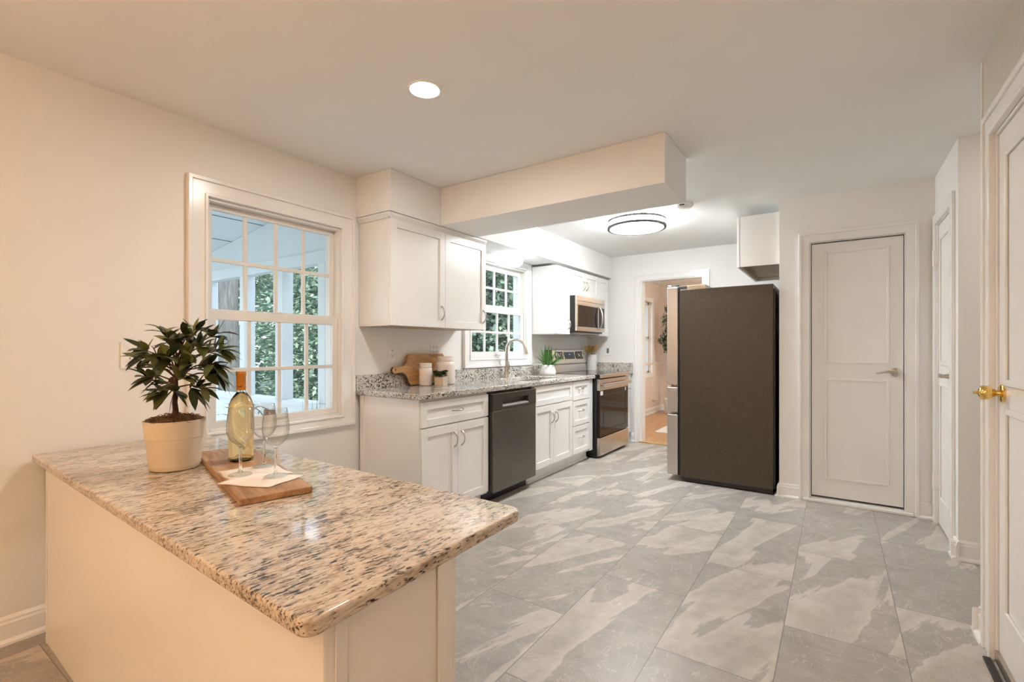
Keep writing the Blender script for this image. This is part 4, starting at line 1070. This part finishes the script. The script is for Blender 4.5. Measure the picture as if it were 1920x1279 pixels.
cr = thing('utensil_crock', 'white cylinder crock holding wooden spoons beside the range', 'crock', (0.135, 5.835, ZC))
bm = bmesh.new(); lathe(bm, [(0, 0.0), (0.066, 0.0), (0.070, 0.004), (0.070, 0.205), (0.068, 0.208), (0.065, 0.205), (0.064, 0.012), (0, 0.010)], 40); obj('body', bm, 'white_pot', cr, smooth=True)
def spoon(name, label, base, top, w, kind):
    base = Vector(base); top = Vector(top); d = (top - base).normalized(); L = (top - base).length
    bm = bmesh.new(); tube(bm, [base, base + d * (L * 0.72)], [0.005, 0.006], 8)
    sd = Vector((0.5614, 0.8275, 0)); sd = (sd - d * sd.dot(d)).normalized(); nn = d.cross(sd)
    h0 = base + d * (L * 0.68); prof = []
    for i in range(9):
        t = i / 8
        ww = w * 0.5 * (math.sin(PI * min(1, 0.12 + t * 0.88)) ** 0.6 if kind == 'oval' else (0.35 + 0.65 * min(1, t * 2.5)))
        prof.append((h0 + d * (L * 0.32 * t), max(ww, 0.004)))
    lo = []; hi = []
    for p, ww in prof:
        lo.append((bm.verts.new(p - sd * ww - nn * 0.003), bm.verts.new(p + sd * ww - nn * 0.003))); hi.append((bm.verts.new(p - sd * ww + nn * 0.003), bm.verts.new(p + sd * ww + nn * 0.003)))
    for i in range(8):
        bm.faces.new((lo[i][0], lo[i][1], lo[i + 1][1], lo[i + 1][0])); bm.faces.new((hi[i][1], hi[i][0], hi[i + 1][0], hi[i + 1][1]))
        bm.faces.new((lo[i][0], lo[i + 1][0], hi[i + 1][0], hi[i][0])); bm.faces.new((lo[i][1], hi[i][1], hi[i + 1][1], lo[i + 1][1]))
    bm.faces.new((lo[0][0], hi[0][0], hi[0][1], lo[0][1])); bm.faces.new((lo[8][0], lo[8][1], hi[8][1], hi[8][0]))
    tag(obj(name, bm, 'spoon', None), label, 'utensil', 'wooden utensils in the crock')
cx, cy = 0.135, 5.835
def sp_(off, dz, b=0.0): return (cx + 0.8275 * off - 0.5614 * b, cy + 0.5614 * off + 0.8275 * b, ZC + dz)
spoon('wooden_spatula', 'outermost wooden spatula in the crock, leaning towards the range', sp_(0.030, 0.02), sp_(-0.092, 0.318), 0.046, 'flat')
spoon('wooden_fork', 'flat wooden utensil next to the leaning spatula in the crock', sp_(0.018, 0.02, 0.03), sp_(-0.040, 0.330, 0.02), 0.046, 'flat')
spoon('wooden_turner', 'wooden turner in the middle of the crock', sp_(0.0, 0.02, -0.03), sp_(0.008, 0.325, 0.035), 0.044, 'flat')
spoon('wooden_spoon', 'broad oval wooden spoon in the crock, leaning towards the doorway', sp_(-0.025, 0.02, -0.01), sp_(0.072, 0.358, -0.01), 0.068, 'oval')

# ------------------------------------------------------------------ outlets and switches
def outlet(loc, label, axis, gangs=1, kind='duplex', sx=0.070, sz=0.115):
    t = thing('wall_switch' if kind == 'rocker' else 'wall_outlet', label, 'switch' if kind == 'rocker' else 'outlet', loc, R(-90) if axis == 'y' else 0.0)
    w = sx / 2 + (gangs - 1) * 0.023
    obj('cover_plate', B((0, 0.006, -w, w, -sz / 2, sz / 2)), 'plastic', t, bevel=0.003)
    for g in range(gangs):
        yo = (g - (gangs - 1) / 2) * 0.046
        if kind == 'rocker':
            obj('rocker', B((0.006, 0.010, yo - 0.015, yo + 0.015, -0.033, 0.033)), 'nickel', t, bevel=0.002)
        else:
            for zc in (-0.020, 0.020):
                bm = bmesh.new(); prism_axis(bm, [(yo + 0.017 * math.cos(2 * PI * i / 20), zc + 0.0145 * math.sin(2 * PI * i / 20)) for i in range(20)], 0.006, 0.0085, 0)
                rc = obj('receptacle', bm, 'plastic', t)
                bm = B((0.0085, 0.0089, yo - 0.0092, yo - 0.0058, zc - 0.001, zc + 0.009), (0.0085, 0.0089, yo + 0.0058, yo + 0.0092, zc - 0.001, zc + 0.008), (0.0085, 0.0089, yo - 0.003, yo + 0.003, zc - 0.011, zc - 0.005))
                obj('slots', bm, 'slot', rc)
    return t
outlet((0, 0.877, 1.175), 'wide white outlet on the bare wall behind the bay tree', 'x', 1, 'duplex', 0.088, 0.130)
outlet((0, 2.514, 1.170), 'white outlet under the wall cabinet above the paddle board handle', 'x')
outlet((0, 2.985, 1.195), 'double white outlet above the tall jar beside the sink window', 'x', 2)
outlet((0.294, YB, 1.172), 'white switch plate on the doorway wall above the crock', 'y', 1, 'rocker', 0.085, 0.125)

# ------------------------------------------------------------------ ceiling lamps and detector
def recessed(loc, label, cs, r=0.079):
    t = thing('recessed_light', label, 'ceiling light', loc, group='recessed ceiling lights')
    bm = bmesh.new(); lathe(bm, [(r * 0.80, -0.001), (r * 0.86, -0.007), (r * 0.96, -0.006), (r, 0.0)], 48); obj('trim_ring', bm, 'plastic', t, smooth=True)
    bm = bmesh.new(); lathe(bm, [(r * 0.82, 0.0), (r * 0.80, -0.0045), (r * 0.5, -0.006), (0, -0.0065)], 48); obj('lens', bm, emit('can_lens', cs), t, smooth=True)
    return t
recessed((1.235, 1.610, H), 'lit round recessed light in the ceiling above the peninsula', CAN_WARM)
tl_ = thing('fill_uplight', 'added uplight behind the camera, unseen, for soft ceiling bounce', 'floor lamp', (2.55, -1.0, 0))  # unseen lamp added to bounce light off the ceiling
bm = bmesh.new(); lathe(bm, [(0, 0), (0.14, 0), (0.14, 0.012), (0.03, 0.03), (0, 0.03)], 32); obj('base', bm, 'slot', tl_, smooth=True)
bm = bmesh.new(); tube(bm, [(0, 0, 0.02), (0, 0, 1.66)], 0.012, 12); obj('pole', bm, 'nickel', tl_, smooth=True)
bm = bmesh.new(); lathe(bm, [(0, 1.655), (0.05, 1.66), (0.12, 1.70), (0.165, 1.76), (0.162, 1.762), (0.118, 1.706), (0, 1.68)], 32); obj('lamp_shade', bm, 'nickel', tl_, smooth=True)
bm = bmesh.new(); lathe(bm, [(0, 1.725), (0.13, 1.725), (0.13, 1.722), (0, 1.722)], 32); obj('diffuser', bm, emit('fill_uplight_diffuser', FILL_UPLIGHT), tl_)
pd = thing('pendant_light', 'warm glass pendant lamp over the dining nook, out of frame', 'pendant light', (1.15, -1.45, H))
bm = bmesh.new(); lathe(bm, [(0, 0), (0.06, 0), (0.055, -0.02), (0, -0.025)], 24); obj('ceiling_rose', bm, 'nickel', pd, smooth=True)
bm = bmesh.new(); tube(bm, [(0, 0, -0.02), (0, 0, -0.50)], 0.004, 8); obj('cord', bm, 'slot', pd)
bm = bmesh.new(); lathe(bm, [(0, -0.50), (0.05, -0.51), (0.10, -0.55), (0.125, -0.62), (0.10, -0.70), (0.05, -0.74), (0, -0.745)], 32); obj('globe', bm, emit('pendant_glass', PENDANT), pd, smooth=True)

fl = thing('flush_ceiling_light', 'large round flush ceiling light with two metal rings beyond the beam', 'ceiling light', (1.275, 4.345, H))
bm = bmesh.new(); lathe(bm, [(0.235, 0.0), (0.240, -0.01), (0.240, -0.075), (0.20, -0.098), (0.12, -0.110), (0, -0.114)], 64); obj('diffuser', bm, emit('flush_diffuser', FLUSH), fl, smooth=True)
for z in (-0.024, -0.082):
    bm = bmesh.new(); lathe(bm, [(0.244, z - 0.010), (0.266, z - 0.010), (0.266, z + 0.010), (0.244, z + 0.010), (0.244, z - 0.010)], 96); obj('ring', bm, 'ring_metal', fl, smooth=False)
for a in (35, 125, 215, 305):
    bm = bmesh.new(); c = (0.254 * math.cos(R(a)), 0.254 * math.sin(R(a))); tube(bm, [(c[0], c[1], 0), (c[0], c[1], -0.08)], 0.004, 8); obj('post', bm, 'ring_metal', fl)
gl = thing('globe_ceiling_light', 'small white globe light under the soffit over the sink', 'ceiling light', (0.165, 3.945, 2.132))
bm = bmesh.new(); lathe(bm, [(0, 0), (0.072, 0), (0.072, -0.016), (0.066, -0.022), (0, -0.022)], 32); obj('fitter', bm, 'plastic', gl, smooth=True)
bm = bmesh.new(); lathe(bm, [(0.060, -0.0225), (0.080, -0.036), (0.090, -0.058), (0.084, -0.084), (0.060, -0.106), (0.03, -0.116), (0, -0.119)], 40); obj('globe', bm, emit('globe_glass', GLOBE), gl, smooth=True)
sm = thing('smoke_detector', 'white round smoke detector on the ceiling by the end of the beam', 'smoke detector', (1.76, 4.115, H))
bm = bmesh.new(); lathe(bm, [(0.078, 0.0), (0.078, -0.014), (0.066, -0.030), (0.04, -0.036), (0, -0.036)], 40); sb_ = obj('body', bm, 'plastic', sm, smooth=True)
bm = B((-0.012, 0.025, -0.0775, -0.066, -0.027, -0.020)); obj('vent', bm, 'slot', sb_)

hl = thing('recessed_light', 'recessed light in the side hall ceiling, hidden behind the papered wall', 'ceiling light', (4.0, 3.25, H), group='recessed ceiling lights')
bm = bmesh.new(); lathe(bm, [(0.066, -0.001), (0.079, -0.006), (0.082, 0.0)], 40); obj('trim_ring', bm, 'plastic', hl, smooth=True)
bm = bmesh.new(); lathe(bm, [(0.066, 0), (0.064, -0.004), (0, -0.006)], 40); obj('lens', bm, emit('hall_lens', HALL), hl, smooth=True)
dl = thing('flush_ceiling_light', 'dining room ceiling light hidden behind the doorway wall', 'ceiling light', (1.9, 7.6, H))
bm = bmesh.new(); lathe(bm, [(0.16, 0.0), (0.16, -0.04), (0.10, -0.08), (0, -0.095)], 40); obj('diffuser', bm, emit('dining_diffuser', DINING), dl, smooth=True)

# ------------------------------------------------------------------ dining room things
ot = thing('olive_tree', 'tall slender olive tree in a white pot seen through the dining doorway', 'plant', (0.33, 8.90, 0.004))
bm = bmesh.new(); lathe(bm, [(0, 0), (0.125, 0), (0.132, 0.01), (0.150, 0.27), (0.140, 0.27), (0.135, 0.23), (0, 0.22)], 36); obj('pot', bm, 'white_pot', ot, smooth=True)
bm = bmesh.new(); tube(bm, [(0, 0, 0.2), (0.0, 0, 0.7), (-0.02, 0.01, 1.1), (-0.03, 0, 1.5), (-0.05, 0, 1.95)], [0.016, 0.013, 0.011, 0.008, 0.004], 8); tube(bm, [(0.01, 0, 0.25), (0.05, 0.02, 0.9), (0.08, 0, 1.4), (0.10, 0.02, 1.8)], [0.012, 0.010, 0.007, 0.003], 8)
obj('trunk', bm, 'bark', ot, smooth=True)
bm = bmesh.new(); rnd = random.Random(5)
for (c, r, n) in (((-0.05, 0, 1.90), 0.10, 90), ((-0.10, 0.0, 1.72), 0.11, 70), ((0.06, 0, 1.75), 0.14, 120), ((-0.14, 0, 1.34), 0.12, 110), ((-0.06, 0.02, 1.48), 0.12, 110), ((0.08, 0, 1.40), 0.17, 150), ((-0.08, 0, 1.18), 0.10, 70), ((0.05, 0, 1.10), 0.13, 90)):
    for i in range(int(n * 2.2)):
        d = Vector((rnd.gauss(0, 1), rnd.gauss(0, 1), rnd.gauss(0, 1))).normalized() * r * rnd.random() ** 0.5
        leaf(bm, Vector(c) + d, (rnd.gauss(0, 1), rnd.gauss(0, 1), rnd.gauss(0.5, 1)), (0, 0, 1), rnd.uniform(0.05, 0.08), 0.016, 0.1, 3)
obj('foliage', bm, 'olive', ot, smooth=True)
bm = bmesh.new(); prism(bm, rrect(0.66, 2.9, 6.80, 8.60, 0.05), 0.0042, 0.014)
tag(obj('rug', bm, 'rug', None, bevel=0.004), 'pale rug on the oak floor of the dining room', 'rug')

# ------------------------------------------------------------------ outside: porch and trees
struct('ground', B((-40, -0.16, -25, 40, -0.65, -0.55), (3.5, 30, 5, 30, -0.65, -0.55)), 'lawn')
YP = 2.22
bm = bmesh.new()
prism_axis(bm, [(-0.17, 2.42), (-0.17, 2.48), (-3.4, 2.06), (-3.4, 2.00)], -2.0, YP + 0.08, 1)
struct('porch_ceiling', bm, 'porch')
bm = bmesh.new()
for x in (-0.75, -1.30, -1.85, -2.40, -2.95):
    z = 2.42 - (-0.17 - x) * 0.42 / 3.23
    prism_axis(bm, [(x - 0.004, z - 0.001), (x + 0.004, z - 0.002), (x + 0.004, z - 0.004), (x - 0.004, z - 0.003)], -2.0, YP, 1)
prism_axis(bm, [(-1.60, 2.228), (-0.4, 2.384), (-0.4, 2.3855), (-1.60, 2.2295)], 1.20, 1.204, 1)
struct('porch_ceiling_seam', bm, 'slot')
bm = bmesh.new(); prism_axis(bm, [(-0.17, 1.86), (-3.4, 1.86), (-3.4, 1.999), (-0.17, 2.418)], YP, YP + 0.06, 1)
box(bm, -3.4, -0.17, YP - 0.02, YP, 1.86, 1.955)
struct('porch_beam', bm, 'porch', bevel=0.002)
struct('porch_knee_wall', B((-3.4, -0.17, YP, YP + 0.06, -0.55, 0.745)), 'porch')
bm = B((-3.4, -0.17, YP - 0.05, YP + 0.09, 0.745, 0.785)); struct('porch_railing', bm, 'porch', bevel=0.004)
for i, x in enumerate((-0.42, -1.005, -1.60, -2.30, -2.95)):
    w = 0.055 if i in (1,) else 0.045
    o = struct('porch_post', B((x - w, x + w, YP - 0.03, YP + 0.065, 0.785, 1.86)), 'porch', bevel=0.003)
struct('porch_deck', B((-3.4, -0.17, -2.0, YP, -0.62, -0.5)), 'porch')

def big_leaf(bm, p, d, up, L, W):
    d = d.normalized(); s = d.cross(up)
    if s.length < 1e-3: return
    s.normalize()
    v = [bm.verts.new(p), bm.verts.new(p + d * L * 0.45 + s * W * 0.5), bm.verts.new(p + d * L), bm.verts.new(p + d * L * 0.45 - s * W * 0.5)]
    bm.faces.new(v)
def tree(name, label, loc, h, crowns, n, seed, tr=0.10, lw=(0.13, 0.075), group='garden trees outside the windows'):
    t = thing(name, label, 'tree', (loc[0], loc[1], -0.55), group=group)
    rnd = random.Random(seed); bm = bmesh.new()
    tube(bm, [(0, 0, 0), (0.03, 0, h * 0.4), (0, 0.04, h)], [tr, tr * 0.8, tr * 0.3], 10)
    for (c, r) in crowns:
        tube(bm, [(0, 0, max(0.2, c[2] * 0.45)), (c[0] * 0.5, c[1] * 0.5, c[2] * 0.75), c], [tr * 0.4, tr * 0.25, tr * 0.1], 6)
    obj('trunk', bm, 'treebark', t, smooth=True)
    bm = bmesh.new()
    tot = sum(r[0] * r[1] * r[2] for _, r in crowns)
    for (c, r) in crowns:
        for i in range(int(n * r[0] * r[1] * r[2] / tot)):
            d = Vector((rnd.gauss(0, 1), rnd.gauss(0, 1), rnd.gauss(0, 1))).normalized(); q = rnd.random() ** 0.4
            p = Vector(c) + Vector((d.x * r[0], d.y * r[1], d.z * r[2])) * q
            ld = Vector((d.x + rnd.gauss(0, 0.6), d.y + rnd.gauss(0, 0.6), rnd.gauss(-0.25, 0.35)))
            s = rnd.uniform(0.7, 1.3)
            big_leaf(bm, p, ld, Vector((rnd.gauss(0, 0.4), rnd.gauss(0, 0.4), 1)), lw[0] * s, lw[1] * s)
    obj('foliage', bm, 'tree_leaf', t)
    return t
bt = thing('tree', 'thick bare grey tree trunk beyond the porch rail', 'tree', (-5.75, 3.97, -0.55), group='garden trees outside the windows')
bm = bmesh.new(); tube(bm, [(0, 0, 0), (0.02, 0, 1.0), (0, 0, 2.5), (0.05, 0.05, 6.0)], [0.27, 0.215, 0.195, 0.16], 20); obj('trunk', bm, 'treebark', bt, smooth=True)
tree('tree', 'leafy green tree filling the middle of the large window view', (-6.3, 6.3), 3.5, [((0, 0, 2.0), (1.5, 1.4, 1.6)), ((0.6, -0.5, 1.0), (1.1, 1.0, 0.9)), ((-0.5, 0.4, 3.5), (1.4, 1.3, 1.0))], 9500, 1)
tree('tree', 'leafy green tree beyond the last porch post', (-4.6, 7.3), 3.5, [((0, 0, 1.8), (1.4, 1.3, 1.6)), ((0.3, 0.2, 3.4), (1.5, 1.4, 1.0)), ((-0.6, -0.2, 0.8), (1.0, 1.0, 0.8))], 9500, 2)
tree('tree', 'leafy green tree straight outside the sink window', (-2.9, 7.6), 3.5, [((0, 0, 1.9), (1.2, 1.3, 1.5)), ((0.1, 0.3, 3.3), (1.3, 1.4, 1.0))], 9500, 3)
tree('tree', 'leafy green tree at the house-corner side of the sink window view', (-1.7, 9.3), 3.5, [((0, 0, 1.8), (1.1, 1.4, 1.6)), ((0, 0.4, 3.5), (1.2, 1.5, 1.1))], 9000, 4)
tree('tree', 'leafy green tree behind the bare grey trunk', (-9.6, 5.6), 4.0, [((0, 0, 2.2), (2.0, 1.9, 1.9)), ((0.5, 0.5, 4.0), (1.8, 1.8, 1.2))], 8000, 5, 0.14, (0.15, 0.085))
tree('tree', 'tall leafy tree at the rear of the garden seen between the others', (-7.2, 10.8), 5.0, [((0, 0, 2.0), (2.2, 2.2, 1.9)), ((0, 0, 4.3), (2.4, 2.4, 1.4))], 9000, 6, 0.16, (0.17, 0.095))
tree('tree', 'broad leafy tree at the rear of the sink window view', (-3.6, 12.0), 5.0, [((0, 0, 2.0), (2.2, 2.0, 1.9)), ((0, 0, 4.3), (2.4, 2.2, 1.4))], 9000, 7, 0.16, (0.17, 0.095))
for i, (x, y, lab) in enumerate(((-15.5, 11.5, 'dense tree at the garden edge behind the bare trunk'), (-10.5, 15.5, 'dense tree at the garden edge behind the large window middle'),
                                 (-5.5, 17.5, 'dense tree at the garden edge behind the sink window'), (-0.5, 17.0, 'dense tree at the garden edge on the house side of the sink window'))):
    tree('tree', lab, (x, y), 7.0, [((0, 0, 2.2), (3.2, 3.0, 2.4)), ((0, 0, 5.6), (3.4, 3.2, 2.4))], 6500, 20 + i, 0.2, (0.36, 0.22))
gr = thing('ornamental_grass', 'dark spiky grass growing outside the lower pane of the large window', 'plant', (-0.31, 2.06, -0.5))
bm = bmesh.new(); rnd = random.Random(3)
for i in range(38):
    a = rnd.uniform(0, 2 * PI); tl = rnd.uniform(0.0, 0.09)
    leaf(bm, (0.02 * math.cos(a), 0.02 * math.sin(a), 0), (math.cos(a) * tl, math.sin(a) * tl, 1), (math.cos(a), math.sin(a), 0.3), rnd.uniform(1.1, 1.5), 0.010, 0.06, 6)
obj('blades', bm, 'dark_grass', gr)
fn = thing('fern', 'feathery fern fronds just outside the large window behind the bay tree', 'plant', (-1.0, 1.72, -0.5))
bm = bmesh.new(); rnd = random.Random(9)
for i in range(12):
    a = rnd.uniform(0, 2 * PI); prev = Vector((0, 0, 0)); pts = []
    for k in range(14):
        t = k / 13; pts.append(Vector((math.cos(a) * 0.36 * t ** 1.3, math.sin(a) * 0.36 * t ** 1.3, 1.45 * (1 - (1 - t) ** 2) - 0.25 * t ** 3)))
    tube(bm, pts, 0.004, 4)
    for k in range(6, 14):
        d = (pts[k] - pts[k - 1]).normalized(); s = d.cross(Vector((0, 0, 1))).normalized()
        for sg in (-1, 1): leaf(bm, pts[k], s * sg + d * 0.5, (0, 0, 1), 0.13 * (1.2 - k / 14), 0.016, 0.3, 3)
obj('fronds', bm, 'tree_leaf', fn)
